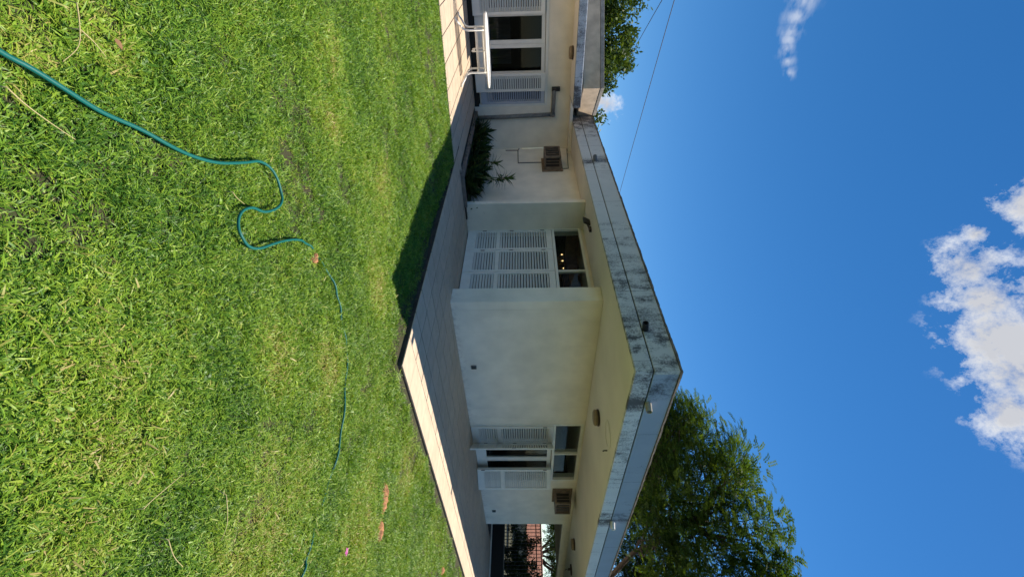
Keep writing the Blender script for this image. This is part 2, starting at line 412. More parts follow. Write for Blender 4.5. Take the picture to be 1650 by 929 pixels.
# ------------------------------------------------------------------ terraces (tiles one by one)
P = 0.41; TW = 0.3925
tile_me = MB().chamfer_slab([(0, 0), (TW, 0), (TW, TW), (0, TW)], -0.011, 0.0, 0.002).mesh('tile', M['tile'])
border_me = MB().chamfer_slab([(0, 0), (0.4065, 0), (0.4065, 0.396), (0, 0.396)], -0.011, 0.0, 0.002).mesh('tile', M['tile'])
def clip_half(poly, a, b, c):           # keep a*x + b*y >= c
    out = []
    for i in range(len(poly)):
        p, q = poly[i], poly[(i + 1) % len(poly)]
        dp = a * p[0] + b * p[1] - c; dq = a * q[0] + b * q[1] - c
        if dp >= 0: out.append(p)
        if dp * dq < 0:
            s = dp / (dp - dq); out.append((p[0] + (q[0] - p[0]) * s, p[1] + (q[1] - p[1]) * s))
    return out
def lay(parent, x, y):
    o = put('tile', tile_me, parent, (x, y, rnd.uniform(-0.0012, 0.0012)))
    return o
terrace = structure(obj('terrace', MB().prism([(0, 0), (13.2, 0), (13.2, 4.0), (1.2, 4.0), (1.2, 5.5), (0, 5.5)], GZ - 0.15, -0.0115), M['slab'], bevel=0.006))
obj('tile_joint', MB().prism([(0.006, 0.006), (13.19, 0.006), (13.19, 2.7), (2.2, 2.7), (2.2, 5.9), (0.52, 5.9), (0.52, 5.50), (0.006, 5.50), (0.006, 5.38), (0.006, 5.38)], -0.0113, -0.005), M['joint'], terrace)
for i in range(32):
    for j in range(7):
        if j == 0:      # the border course is laid close-jointed
            put('tile', border_me, terrace, (0.002 + i * P, 0.004, 0.0))
        else:
            lay(terrace, 0.004 + i * P, 0.004 + j * P)
for i in range(5):
    for j in range(7, 14):
        if i > 0 and j >= 13: continue
        if j == 13: continue
        lay(terrace, 0.004 + i * P, 0.004 + j * P)
for i in range(4):
    x_ = 0.004 + i * P; y_ = 0.004 + 13 * P
    obj('tile', MB().prism([(x_, y_), (min(x_ + TW, 1.262), y_), (min(x_ + TW, 1.262), 5.415), (x_, 5.415)], -0.011, 0.0), M['tile'], terrace)
for (xa, xb) in ((1.295, 1.64), (1.656, 1.99)):
    obj('tile', MB().prism([(xa, 5.34), (xb, 5.34), (xb, 5.575), (xa, 5.575)], -0.011, 0.0), M['tile'], terrace)
for (xa, xb) in ((0.012, 0.395), (0.41, 0.502)):
    obj('tile', MB().prism([(xa, 5.515), (xb, 5.515), (xb, 5.675), (xa, 5.675)], -0.011, -0.0004), M['tile'], terrace)
obj('tile', MB().prism([(0.004, 5.42), (TW, 5.42), (TW, 5.495), (0.004, 5.495)], -0.011, 0.0), M['tile'], terrace)
# wing terrace, its front edge runs slightly askew
ea = (-0.157, 4.86); eb = (-2.578, 5.235)
ed = Vector((eb[0] - ea[0], eb[1] - ea[1])).normalized()
ex = lambda x: ea[1] + (x - ea[0]) * ed.y / ed.x
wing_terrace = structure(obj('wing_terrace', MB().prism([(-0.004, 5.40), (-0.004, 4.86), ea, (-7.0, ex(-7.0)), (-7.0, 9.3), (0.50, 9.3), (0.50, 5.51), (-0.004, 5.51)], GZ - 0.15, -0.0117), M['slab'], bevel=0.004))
na, nb = -ed.y, ed.x
if nb < 0: na, nb = -na, -nb
nc = na * ea[0] + nb * ea[1]
obj('tile_joint', MB().prism([(-0.006, 5.50), (-0.006, 4.87), (ea[0], ea[1] + .008), (-6.99, ex(-6.99) + .008), (-6.99, 9.29), (0.495, 9.29), (0.495, 5.50)], -0.0115, -0.005), M['joint'], wing_terrace)
for i in range(-13, 2):
    for j in range(0, 12):
        x0 = -0.006 + i * P - (P - TW) - (0 if i < 0 else -0.009); y0 = 4.46 + j * P
        if i >= 0 and y0 < 5.5 - 0.02: continue
        if i >= 1: continue
        full = [(x0, y0), (x0 + TW, y0), (x0 + TW, y0 + TW), (x0, y0 + TW)]
        po = clip_half(full, na, nb, nc + 0.004)
        if len(po) < 3: continue
        if len(po) == 4 and all(abs(p[0] - q[0]) + abs(p[1] - q[1]) < 1e-6 for p, q in zip(po, full)):
            lay(wing_terrace, x0, y0)
        else:
            obj('tile', MB().prism(po, -0.011, 0.0), M['tile'], wing_terrace)

# ------------------------------------------------------------------ main house
SOF = 2.66
house = thing('house', 'low white house with a deep flat mildewed roof edge shading a tiled terrace', 'house')
YB = 2.656; XA = 1.53; XD = 2.0
def wall(*a, parent=house, m='wall', bevel=0.0):
    return obj('wall', bx(*a), M[m], parent, bevel=bevel)
wall(XA + 0.2, 5.36, YB, YB + 0.2, GZ, SOF)                      # long blank wall by the corner
wall(XA, XA + 0.2, YB, 3.02, GZ, SOF, bevel=0.008)                # thick pier at the corner
wall(XA + 0.2, XD + 0.12, 2.86, 3.02, GZ, SOF)                   # inner reveal of the recess
wall(8.09, 11.0, YB, YB + 0.2, GZ, SOF)
wall(5.36, 8.09, YB, YB + 0.2, 2.63, SOF)
wall(10.8, 11.0, YB + 0.2, 9.0, GZ, SOF)                         # gable end
wall(XD, XD + 0.12, 3.02, 3.30, GZ, SOF)
wall(XD, XD + 0.12, 3.30, 5.58, 2.60, SOF)
wall(1.27, 2.15, 5.58, 5.70, GZ, SOF, bevel=0.006)                # fin wall closing the recess
wall(1.62, 1.80, 5.70, 9.34, GZ, SOF)                            # wall above the planter
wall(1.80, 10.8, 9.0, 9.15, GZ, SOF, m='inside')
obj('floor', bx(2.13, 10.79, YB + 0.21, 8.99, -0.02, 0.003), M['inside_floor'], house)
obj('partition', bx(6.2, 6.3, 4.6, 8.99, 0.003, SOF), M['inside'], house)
obj('added_dark_panel', bx(10.70, 10.79, YB + 0.22, 8.98, 0.004, SOF - 0.002), M['inside'], house)  # panels added so the room behind the glass looks unlit
obj('added_dark_panel', bx(2.14, 10.69, 8.9, 8.98, 0.004, SOF - 0.002), M['inside'], house)
obj('ceiling_beam', bx(2.2, 10.7, 5.6, 5.8, 2.3, 2.60), M['wood'], house)
obj('ceiling_beam', bx(3.0, 3.2, 2.9, 5.59, 2.36, 2.62), M['wood'], house)
obj('beam', bx(11.0, 20.0, YB, YB + 0.2, 2.40, SOF), M['wall'], house)
# roof
roof = obj('roof', bx(0.785, 20.0, 0.535, 12.0, SOF + 0.002, 3.19), M['soffit'], house)
x0, y0 = 0.72, 0.47
LB, LT, UB, UT = 2.652, 2.868, 2.884, 3.20
def band(name, a, m):
    return obj(name, bx(*a), M[m], roof, bevel=0.006)
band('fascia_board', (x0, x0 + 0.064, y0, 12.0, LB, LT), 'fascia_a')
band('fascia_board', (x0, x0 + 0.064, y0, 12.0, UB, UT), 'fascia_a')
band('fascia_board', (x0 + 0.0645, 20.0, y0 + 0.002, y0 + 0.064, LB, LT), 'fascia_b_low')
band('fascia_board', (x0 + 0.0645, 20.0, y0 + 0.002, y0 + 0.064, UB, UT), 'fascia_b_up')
obj('fascia_groove', MB().box(x0 + 0.02, x0 + 0.066, y0 + 0.02, 12.0, LT - 0.004, UB + 0.004).box(x0 + 0.067, 20.0, y0 + 0.02, y0 + 0.066, LT - 0.004, UB + 0.004), M['joint'], roof)
# ragged weathered capping along the roof edge
def ragged(axis, a0, a1, fixed, n):
    mb = MB()
    vs = []
    for k in range(n + 1):
        t = a0 + (a1 - a0) * k / n
        o = 0.016 + 0.010 * mnoise.noise(Vector((t * 2.1, fixed, 3))) + 0.006 * mnoise.noise(Vector((t * 9, fixed, 1)))
        h = 0.026 + 0.012 * mnoise.noise(Vector((t * 3.3, fixed, 8))) + 0.007 * mnoise.noise(Vector((t * 17, fixed, 5)))
        for (d, z) in ((-o, UT + 0.001), (-o * 0.8, UT + h), (0.12, UT + h + 0.004), (0.12, UT + 0.001)):
            vs.append((fixed + d, t, z) if axis == 'Y' else (t, fixed + d, z))
    fs = []
    for k in range(n):
        for q in range(4):
            fs.append((k * 4 + q, k * 4 + (q + 1) % 4, k * 4 + 4 + (q + 1) % 4, k * 4 + 4 + q))
    fs += [(0, 1, 2, 3), (n * 4 + 3, n * 4 + 2, n * 4 + 1, n * 4)]
    mb.add(vs, fs)
    return obj('capping', mb, M['cap'], roof, fix=True)
ragged('Y', y0 - 0.016, 12.0, x0, 220)
ragged('X', x0 + 0.121, 20.0, y0, 260)
# drain spouts
def spout(p, d, m, r=0.042, L=0.13):
    n = 14
    d = Vector(d).normalized(); s = d.orthogonal().normalized(); u = d.cross(s)
    mb = MB(); vs = []
    for (rr, h) in ((r, -0.02), (r, L), (r * 0.8, L), (r * 0.8, 0.0)):
        for k in range(n):
            a = 2 * math.pi * k / n
            vs.append(Vector(p) + d * h + s * (rr * math.cos(a)) + u * (rr * math.sin(a)))
    mb.add(vs, [(i * n + k, i * n + (k + 1) % n, (i + 1) * n + (k + 1) % n, (i + 1) * n + k) for i in range(3) for k in range(n)] + [tuple(3 * n + k for k in range(n))])
    return obj('drain_spout', mb, m, roof, smooth=False, fix=True)
spout((x0, 1.18, 2.92), (-1, 0, -0.12), M['black'])
spout((x0, 6.46, 2.93), (-1, 0, -0.12), M['pipe_grey'])
spout((1.39, y0, 2.92), (0, -1, -0.12), mat('pale_spout', (0.42, 0.38, 0.30), 0.8, var=.2, vscale=20))
spout((5.22, y0, 2.915), (0, -1, -0.12), M['metal_white'])
ring = MB()
vs = []
for k in range(36):
    a = 2 * math.pi * k / 36
    for (rr, z) in ((0.20, SOF), (0.20, SOF - 0.008), (0.235, SOF - 0.008), (0.235, SOF)):
        vs.append((3.05 + rr * math.cos(a), 1.02 + rr * math.sin(a), z))
ring.add(vs, [(k * 4 + q, ((k + 1) % 36) * 4 + q, ((k + 1) % 36) * 4 + q + 1, k * 4 + q + 1) for k in range(36) for q in range(3)])
obj('ceiling_ring', ring, M['soffit'], roof)
obj('ceiling_hook', MB().tube([(3.33, 0.88, SOF), (3.33, 0.88, SOF - 0.05), (3.35, 0.88, SOF - 0.07)], 0.012), M['hinge'], roof)

# louvred shutters
def leaf_frame(w, h, zs, st=0.062, t=0.034):
    """frame of one leaf in its own x-z plane; zs = louvre openings (z0, z1)"""
    mb = MB()
    mb.box(0, st, -t / 2, t / 2, 0, h).box(w - st, w, -t / 2, t / 2, 0, h)
    z = 0
    for (a, b) in list(zs) + [(h, h)]:
        mb.box(st, w - st, -t / 2 + 0.001, t / 2 - 0.001, z, a)
        z = b
    return mb
slat_cache = {}
def shutter(parent, w, h, zs, loc, rz, m='white', ms='slat', pitch=0.056, hinges=None, st=0.062):
    f = obj('shutter', leaf_frame(w, h, zs, st), M[m], parent, loc=loc, rz=rz, bevel=0.003)
    key = (round(w, 3), ms)
    if key not in slat_cache:
        a = R(42)
        Mx = Matrix.Rotation(a, 4, 'X')
        slat_cache[key] = MB().box(st + 0.001, w - st - 0.001, -0.026, 0.026, -0.0045, 0.0045, Mx).mesh('slat', M[ms])
    for (a, b) in zs:
        n = max(1, int(round((b - a) / pitch)))
        for k in range(n):
            put('slat', slat_cache[key], f, (0, 0, a + (k + 0.5) * (b - a) / n))
    for (hx, hz) in hinges or ():
        obj('hinge', MB().box(hx - 0.012, hx + 0.012, -0.024, -0.0175, hz - 0.045, hz + 0.045), M['hinge'], f)
    return f
ZA = [(0.20, 0.66), (0.745, 1.78)]
# recess door: closed leaves under a glazed transom
for k in range(3):
    shutter(house, 0.748, 1.905, ZA, (XD - 0.02, 5.555 - k * 0.758, 0.018), R(-90), hinges=[(0.012, .38), (0.012, 1.0), (0.012, 1.7)] if k < 2 else [(0.745, .38), (0.745, 1.7)])
df = obj('door_frame', MB().box(XD - 0.045, XD + 0.05, 5.557, 5.579, 0.003, 2.575).box(XD - 0.045, XD + 0.05, 3.30, 5.556, 1.93, 1.985).box(XD - 0.045, XD + 0.05, 3.30, 5.556, 2.54, 2.598).box(XD - 0.025, XD + 0.045, 4.045, 4.085, 1.986, 2.539), M['white'], house, bevel=0.003)
obj('pane', bx(XD + 0.01, XD + 0.016, 3.302, 4.044, 1.986, 2.539), M['glass'], df)
obj('pane', bx(XD + 0.01, XD + 0.016, 4.086, 5.555, 1.986, 2.539), M['glass'], df)
# terrace door: frame, glazed doors, folding leaves
DY = YB + 0.10
df = obj('door_frame', MB().box(5.361, 5.42, YB - 0.012, YB + 0.18, 0.003, 2.565).box(8.03, 8.089, YB - 0.012, YB + 0.18, 0.003, 2.565).box(5.421, 8.029, YB - 0.012, YB + 0.16, 1.93, 1.99).box(5.361, 8.089, YB - 0.014, YB + 0.17, 2.566, 2.629).box(6.70, 6.75, YB + 0.0, YB + 0.14, 1.991, 2.565), M['white'], house, bevel=0.003)
obj('pane', bx(5.421, 6.699, YB + 0.06, YB + 0.066, 1.991, 2.565), M['glass'], df)
obj('pane', bx(6.751, 8.029, YB + 0.06, YB + 0.066, 1.991, 2.565), M['glass'], df)
for (a, b) in ((5.43, 6.27), (6.275, 7.13), (7.135, 8.02)):
    gd = obj('glazed_door', MB().box(a, a + 0.09, DY, DY + 0.045, 0.01, 1.92).box(b - 0.09, b, DY, DY + 0.045, 0.01, 1.92).box(a + 0.09, b - 0.09, DY + 0.001, DY + 0.044, 0.01, 0.27).box(a + 0.09, b - 0.09, DY + 0.001, DY + 0.044, 1.82, 1.92), M['white'], house, bevel=0.003)
    obj('pane', bx(a + 0.091, b - 0.091, DY + 0.02, DY + 0.026, 0.271, 1.819), M['glass'], gd)
ZB = [(0.17, 0.60), (0.70, 1.80)]
shutter(house, 0.70, 1.905, ZB, (5.40, YB - 0.035, 0.015), 0.0, hinges=[(0.69, .3), (0.69, 1.0), (0.69, 1.72), (0.012, 1.72)])
a_ = math.atan2(-0.50, -0.62)
shutter(house, 0.70, 1.905, ZB, (6.13, YB - 0.05, 0.015), a_, hinges=[(0.69, 1.0)])
shutter(house, 0.70, 1.905, ZB, (7.33, YB - 0.075, 0.015), math.atan2(-0.22, 0.68), hinges=[(0.012, .15), (0.012, 1.75)])
shutter(house, 0.70, 1.905, ZB, (7.345, YB - 0.035, 0.015), 0.0)

# ------------------------------------------------------------------ wing
WZ = 2.575; YW = 9.35
wing = thing('house_wing', 'low wing of the house with wide shuttered windows and a tan parapet on its roof', 'house')
wall(-7.0, -2.45, YW, YW + 0.18, GZ, WZ, parent=wing)
wall(0.42, 1.62, YW, YW + 0.18, GZ, WZ, parent=wing)
wall(-2.45, 0.42, YW, YW + 0.18, 1.97, WZ, parent=wing)
obj('threshold', bx(-2.449, 0.419, YW + 0.01, YW + 0.17, GZ, 0.12), M['joint'], wing)
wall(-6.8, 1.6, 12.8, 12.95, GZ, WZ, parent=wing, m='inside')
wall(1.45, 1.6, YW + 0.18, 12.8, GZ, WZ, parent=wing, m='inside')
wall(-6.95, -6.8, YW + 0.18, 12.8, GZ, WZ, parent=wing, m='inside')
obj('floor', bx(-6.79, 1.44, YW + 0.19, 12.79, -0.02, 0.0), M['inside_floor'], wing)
obj('curtain', MB().add([(-2.3 + 0.05 * k, 10.6 + 0.05 * math.sin(k * 1.9), z) for k in range(40) for z in (0.1, 1.0)], [(2 * k, 2 * k + 2, 2 * k + 3, 2 * k + 1) for k in range(39)]), mat('grey_curtain', (.10, .095, .09), .9), wing)
wr = obj('roof', bx(-9.0, 0.2, 8.40, 13.3, WZ + 0.001, 2.765), M['wing_band'], wing, bevel=0.012)
obj('soffit', bx(-8.95, 0.15, 8.46, 12.9, WZ - 0.004, WZ), M['soffit'], wr)
obj('soffit', bx(0.15, 1.61, 9.0, 12.9, WZ + 0.002, WZ + 0.08), M['soffit'], wr)
obj('parapet', MB().prism([(-0.26, 8.415), (0.712, 9.32), (0.712, 13.2), (-6.93, 13.2)], 2.80, 3.215), M['parapet'], wing, bevel=0.01)
obj('parapet_coping', MB().prism([(-0.26, 8.405), (0.714, 9.312), (0.714, 13.2), (-6.95, 13.2)], 3.222, 3.31), mat('parapet_top', (0.27, 0.24, 0.21), 0.92, var=0.25, vscale=8, bump=0.4), wing, bevel=0.008)
obj('parapet_base', MB().prism([(-0.26, 8.445), (0.70, 9.34), (0.70, 13.1), (-6.8, 13.1)], 2.766, 2.80), M['cap'], wing)
# wing window: glazed doors, open leaves
wf = obj('window_frame', MB().box(0.36, 0.419, YW - 0.015, YW + 0.10, 0.121, 1.90).box(-2.449, 0.419, YW - 0.02, YW + 0.11, 1.90, 1.969).box(-2.449, -2.40, YW - 0.015, YW + 0.10, 0.121, 1.90), M['white'], wing, bevel=0.003)
for (a, b) in ((-1.77, -1.085), (-1.08, -0.36), (-2.39, -1.775), (-0.355, 0.355)):
    gd = obj('glazed_door', MB().box(a, a + 0.09, YW + 0.03, YW + 0.075, 0.15, 1.89).box(b - 0.09, b, YW + 0.03, YW + 0.075, 0.15, 1.89).box(a + 0.09, b - 0.09, YW + 0.031, YW + 0.074, 0.15, 0.50).box(a + 0.09, b - 0.09, YW + 0.031, YW + 0.074, 1.80, 1.89), M['white'], wing, bevel=0.003)
    obj('pane', bx(a + 0.091, b - 0.091, YW + 0.05, YW + 0.056, 0.501, 1.799), M['glass'], gd)
ZW = [(0.22, 1.62)]
shutter(wing, 0.70, 1.74, [(0.18, 1.64)], (-2.43, YW - 0.06, 0.13), 0.0, pitch=0.058)
shutter(wing, 0.46, 1.80, [(0.25, 1.70)], (-0.46, YW - 0.22, 0.09), math.atan2(0.06, 0.45), pitch=0.058)
shutter(wing, 0.375, 1.70, [(0.15, 1.60)], (-0.02, YW - 0.01, 0.19), 0.0, m='shut_shaded', ms='shut_shaded', pitch=0.058)

# pipe on the wing wall
pp = thing('wall_pipe', 'grey cement downpipe bent across the shaded wing wall beside the window', 'pipe')
obj('pipe_run', MB().tube([(0.70, YW - 0.05, -0.02), (0.69, YW - 0.05, 0.9), (0.655, YW - 0.05, 2.10)], 0.055, 10), M['pipe_grey'], pp, smooth=True)
obj('pipe_run', MB().tube([(0.71, YW - 0.05, 2.13), (0.0, YW - 0.05, 2.15)], 0.055, 10), M['pipe_grey'], pp, smooth=True)
obj('pipe_elbow', MB().tube([(0.655, YW - 0.05, 2.05), (0.655, YW - 0.05, 2.19)], 0.062, 10), M['pipe_grey'], pp, smooth=True)
obj('pipe_outlet', MB().tube([(-0.01, YW - 0.05, 2.09), (-0.01, YW - 0.05, 2.30)], 0.058, 10), M['black'], pp, smooth=True)

# ------------------------------------------------------------------ air conditioners
def ac(label, loc, rz):
    t = thing('air_conditioner', label, 'air conditioner', loc, rz, 'window air conditioners set in the walls')
    w, h, d = 0.66, 0.43, 0.40       # local: wall plane y=0, box sticks out towards -y
    obj('casing', MB().box(0, w, -d, 0.05, 0, 0.04).box(0, w, -d, 0.05, h - 0.04, h).box(0, 0.05, -d, -d + 0.05, 0.04, h - 0.04).box(w - 0.05, w, -d, -d + 0.05, 0.04, h - 0.04).box(0, w, -0.10, 0.05, 0.04, h - 0.04), M['ac_case'], t, bevel=0.004)
    obj('grille', bx(0.04, w - 0.04, -d + 0.045, -0.101, 0.041, h - 0.041), M['ac_dark'], t)
    for k in range(3):
        obj('fin', bx(0.185 + k * 0.14, 0.197 + k * 0.14, -d + 0.006, -d + 0.03, 0.041, h - 0.041), M['ac_case'], t)
    for k in range(2):
        for xx in (0.006, w - 0.024):
            obj('fin', bx(xx, xx + 0.018, -0.20 - k * 0.075, -0.19 - k * 0.075, 0.041, h - 0.041), M['ac_case'], t)
    obj('surround', MB().box(-0.06, w + 0.06, -0.035, -0.002, -0.06, -0.001).box(-0.06, w + 0.06, -0.035, -0.002, h + 0.001, h + 0.06).box(-0.06, -0.001, -0.035, -0.002, 0, h).box(w + 0.001, w + 0.06, -0.035, -0.002, 0, h), M['ac_frame'], t, bevel=0.003)
    return t
ac('weathered air conditioner high on the shaded wall above the planter bed', (1.62, 8.52, 1.86), R(-90))
ac('weathered air conditioner under the soffit beside the glazed terrace door', (8.62, YB, 2.07), 0.0)
# conduit from the planter-side unit
cd = thing('conduit', 'thin dark conduit stepping down the planter wall from the air conditioner', 'conduit')
xc = 1.62 - 0.012
obj('conduit_run', MB().tube([(xc, 8.36, 1.80), (xc, 8.36, 1.165), (xc, 9.19, 1.155), (xc, 9.20, 0.80)], 0.014, 6), M['conduit'], cd)
obj('conduit_run', MB().tube([(xc, 9.18, 1.15), (xc, 9.31, 1.19)], 0.010, 6), M['conduit'], cd)
obj('conduit_run', MB().tube([(xc, 7.95, 2.31), (xc, 7.96, 2.50), (xc, 9.2, 2.56)], 0.010, 6), M['conduit'], cd)

# ------------------------------------------------------------------ fixed small things
def ceiling_light(label, x, y, z, broken=False):
    t = thing('ceiling_light', label, 'ceiling light', (x, y, z), 0, 'round lights under the eaves')
    obj('base', MB().lathe([(0.15, 0.0), (0.16, -0.025), (0.15, -0.035)], (0, 0, 0), 22), M['lamp_base'], t, smooth=False)
    if broken:
        obj('wire', MB().tube([(0.05, 0, -0.03), (0.09, 0.01, -0.10), (0.05, 0.03, -0.16), (0.12, 0.02, -0.2)], 0.008, 6), M['wire'], t)
        obj('lamp_holder', MB().lathe([(0.02, -0.03), (0.035, -0.05), (0.035, -0.1), (0.02, -0.12)], (-0.05, 0, 0), 12), M['lamp_base'], t)
    else:
        obj('lamp_shade', MB().lathe([(0.135, -0.034), (0.15, -0.05), (0.15, -0.085), (0.12, -0.105), (0.05, -0.112)], (0, 0, 0), 22), M['lamp_wood'], t, smooth=True)
    return t
ceiling_light('round brown light under the soffit near the roof corner', 3.62, 1.70, SOF)
ceiling_light('round brown light under the soffit beyond the end of the wall', 10.3, 1.84, SOF)
ceiling_light('broken light fitting with dangling wires under the porch soffit', 12.0, 1.70, SOF, True)
ceiling_light('round brown light under the wing eaves above the white table', -0.93, 9.02, WZ - 0.004)
fl = thing('floodlight', 'black square floodlight on a bracket under the soffit by the recessed door', 'floodlight', (1.30, 4.62, SOF))
obj('bracket', MB().box(-0.03, 0.03, -0.14, -0.02, -0.05, 0.0).tube([(0, -0.02, -0.04), (-0.02, 0.06, -0.06)], 0.018, 8), M['lamp_base'], fl)
Mx = Matrix.Translation((-0.04, 0.16, -0.07)) @ Matrix.Rotation(R(-62), 4, 'Y')
obj('housing', MB().box(-0.075, 0.075, -0.10, 0.10, -0.02, 0.02, Mx), M['black'], fl, bevel=0.006)
obj('lens', MB().box(-0.055, 0.055, -0.08, 0.08, -0.0235, -0.0205, Mx), M['led'], fl)
def outlet(label, x, z):
    t = thing('wall_socket', label, 'socket', (x, YB, z))
    obj('box', bx(-0.045, 0.045, -0.03, -0.001, -0.055, 0.055), M['pipe_grey'], t, bevel=0.004)
    obj('face', bx(-0.032, 0.032, -0.036, -0.031, -0.04, 0.04), M['black'], t)
outlet('small dark socket low on the blank wall near the house corner', 3.285, 0.264)
outlet('small dark socket low on the wall near its far end', 10.02, 0.30)
ch = thing('chandelier', 'lit bulbs of a chandelier seen through the glass over the recessed door', 'chandelier', (3.6, 6.4, 2.2))
obj('stem', MB().tube([(0, 0, 0.46), (0, 0, 0.02)], 0.012), M['wood'], ch)
em = bpy.data.materials.new('bulb_glow'); em.use_nodes = True
e_ = em.node_tree.nodes['Principled BSDF']; e_.inputs['Emission Color'].default_value = (1.0, 0.62, 0.25, 1); e_.inputs['Emission Strength'].default_value = 1.8
for q in ((3.4, 6.548, 2.304), (3.4, 6.272, 2.301), (3.4, 5.954, 2.309)):
    p = (q[0] - 3.6, q[1] - 6.4, q[2] - 2.2)
    obj('arm', MB().tube([(0, 0, 0.03), (p[0] * .6, p[1] * .6, -0.02), (p[0], p[1], p[2] - 0.03)], 0.008, 6), M['wood'], ch)
    obj('bulb', MB().lathe([(0.004, -0.02), (0.013, -0.008), (0.016, 0.006), (0.010, 0.022), (0.003, 0.034)], p, 12), em, ch, smooth=True)

# ------------------------------------------------------------------ white garden table on the wing terrace
tb = thing('garden_table', 'long white metal garden table with scrolled feet on the sunny wing terrace', 'table', (-1.42, 7.12, 0.0))
TZ = 0.585; HL, HD = 0.68, 0.33
def oval(s):
    o = []
    for k in range(41):
        a = 2 * math.pi * k / 40
        c, q = math.cos(a), math.sin(a)
        o.append((HL * s * math.copysign(abs(c) ** 0.75, c), HD * s * math.copysign(abs(q) ** 0.6, q)))
    return o
obj('table_rim', MB().tube([(x, y, TZ) for x, y in oval(1)], 0.021, 8, cap=False), M['metal_white'], tb, smooth=True)
for k in range(11):
    yy = -0.27 + k * 0.054
    xx = HL * (1 - (abs(yy) / HD) ** 2.4) ** 0.75 - 0.01
    obj('slat', bx(-xx, xx, yy - 0.019, yy + 0.019, TZ - 0.006, TZ + 0.004), M['metal_white'], tb)
for lx in (-0.42, 0.36):
    for sy in (-1, 1):
        sg = -1 if lx < 0 else 1
        obj('leg', MB().tube([(lx, sy * 0.17, TZ - 0.01), (lx, sy * 0.17, 0.24), (lx + sg * 0.01, sy * 0.18, 0.18), (lx + sg * 0.05, sy * 0.20, 0.13), (lx + sg * 0.12, sy * 0.24, 0.085), (lx + sg * 0.19, sy * 0.27, 0.035), (lx + sg * 0.25, sy * 0.29, 0.019)], 0.019, 8), M['metal_white'], tb, smooth=True)
    obj('cross_bar', MB().tube([(lx, -0.17, 0.36), (lx, 0.17, 0.36)], 0.014, 8), M['metal_white'], tb, smooth=True)
for (zz) in (0.38, 0.52):
    for sy in (-1, 1):
        obj('stretcher', MB().tube([(-0.42, sy * 0.13, zz), (0.36, sy * 0.13, zz)], 0.014, 8), M['metal_white'], tb, smooth=True)
for sy in (-1, 1):
    obj('scroll', MB().tube([(-0.03, sy * 0.13, TZ - 0.01), (-0.03, sy * 0.13, 0.33), (-0.03, sy * 0.12, 0.29), (-0.03, sy * 0.08, 0.275), (-0.03, sy * 0.05, 0.30), (-0.03, sy * 0.06, 0.33)], 0.013, 8), M['metal_white'], tb, smooth=True)

# ------------------------------------------------------------------ planter
pl = thing('planter_bed', 'planter bed with a low brown curb along the shaded house wall', 'planter')
obj('curb', MB().box(0.51, 0.60, 5.42, 9.30, GZ, 0.07).box(0.60, 1.268, 5.42, 5.50, GZ, 0.069), M['curb'], pl, bevel=0.008)
obj('soil', bx(0.601, 1.619, 5.501, 9.349, GZ, 0.03), M['soil'], pl)

def blade_leaf(mb, tints, base, d, L, w, droop, seg=5, fold=0.25):
    """one strap leaf: a folded, drooping strip"""
    d = Vector(d).normalized(); p = Vector(base)
    side = d.cross(Vector((0, 0, 1)))
    if side.length < 1e-3: side = Vector((1, 0, 0))
    side.normalize()
    vs = []; fs = []
    tt = rnd.random()
    for i in range(seg + 1):
        u = i / seg
        ww = w * (math.sin(math.pi * (0.12 + 0.88 * u) ** 0.8) if u < 1 else 0.0) + 0.002
        nrm = side.cross(d).normalized()
        vs += [p - side * ww + nrm * (ww * fold), p, p + side * ww + nrm * (ww * fold)]
        if i: 
            o = (i - 1) * 3
            fs += [(o, o + 1, o + 4, o + 3), (o + 1, o + 2, o + 5, o + 4)]
        d = (d + Vector((0, 0, -droop / seg))).normalized()
        p = p + d * (L / seg)
    mb.add(vs, fs)
    tints += [tt] * len(vs)
def with_tint(o, tints):
    a = o.data.attributes.new('tint', 'FLOAT', 'POINT')
    a.data.foreach_set('value', np.asarray(tints, dtype=np.float32))
    return o
for (px, py, s) in ((0.95, 9.0, 1.0), (1.3, 8.6, .95), (0.85, 8.35, 1.0), (1.2, 7.95, 1.0), (0.85, 7.65, .9), (1.3, 7.35, 1.0), (0.9, 7.0, .9), (1.28, 6.75, 0.85), (0.88, 6.4, .8), (1.2, 6.1, 0.62), (0.85, 5.85, .55)):
    mb = MB(); tn = []
    for k in range(72):
        a = rnd.uniform(0, 6.283); el = rnd.uniform(0.25, 1.45)
        blade_leaf(mb, tn, (px + rnd.uniform(-.07, .07), py + rnd.uniform(-.07, .07), 0.02), (math.cos(a) * math.cos(el), math.sin(a) * math.cos(el), math.sin(el)), rnd.uniform(.40, .68) * s, rnd.uniform(.034, .058), rnd.uniform(.7, 1.7))
    with_tint(tag(obj('strap_leaf_plant', mb, M['plantleaf'], smooth=True), 'dark strap-leaved plant crowded in the planter bed', 'plant', 'dark plants crowded in the planter bed'), tn)
def spiky(label, base, h, tops):
    t = thing('spiky_plant', label, 'plant', base)
    for (dx, dy, zt, n, L) in tops:
        obj('stem', MB().tube([(0, 0, 0), (dx * .4, dy * .4, zt * .5), (dx, dy, zt)], 0.014, 6, 0.009), M['stem'], t, smooth=True)
        mb = MB(); tn = []
        for k in range(n):
            u = k / n
            a = k * 2.4 + rnd.uniform(-.3, .3); el = -0.25 + 1.5 * u + rnd.uniform(-.15, .15)
            blade_leaf(mb, tn, (dx, dy, zt - 0.16 + 0.2 * u), (math.cos(a) * math.cos(el), math.sin(a) * math.cos(el), math.sin(el)), L * rnd.uniform(.75, 1.1), 0.023, rnd.uniform(.25, .8))
        with_tint(obj('leaf_whorl', mb, M['spiky'], t, smooth=True), tn)
    return t
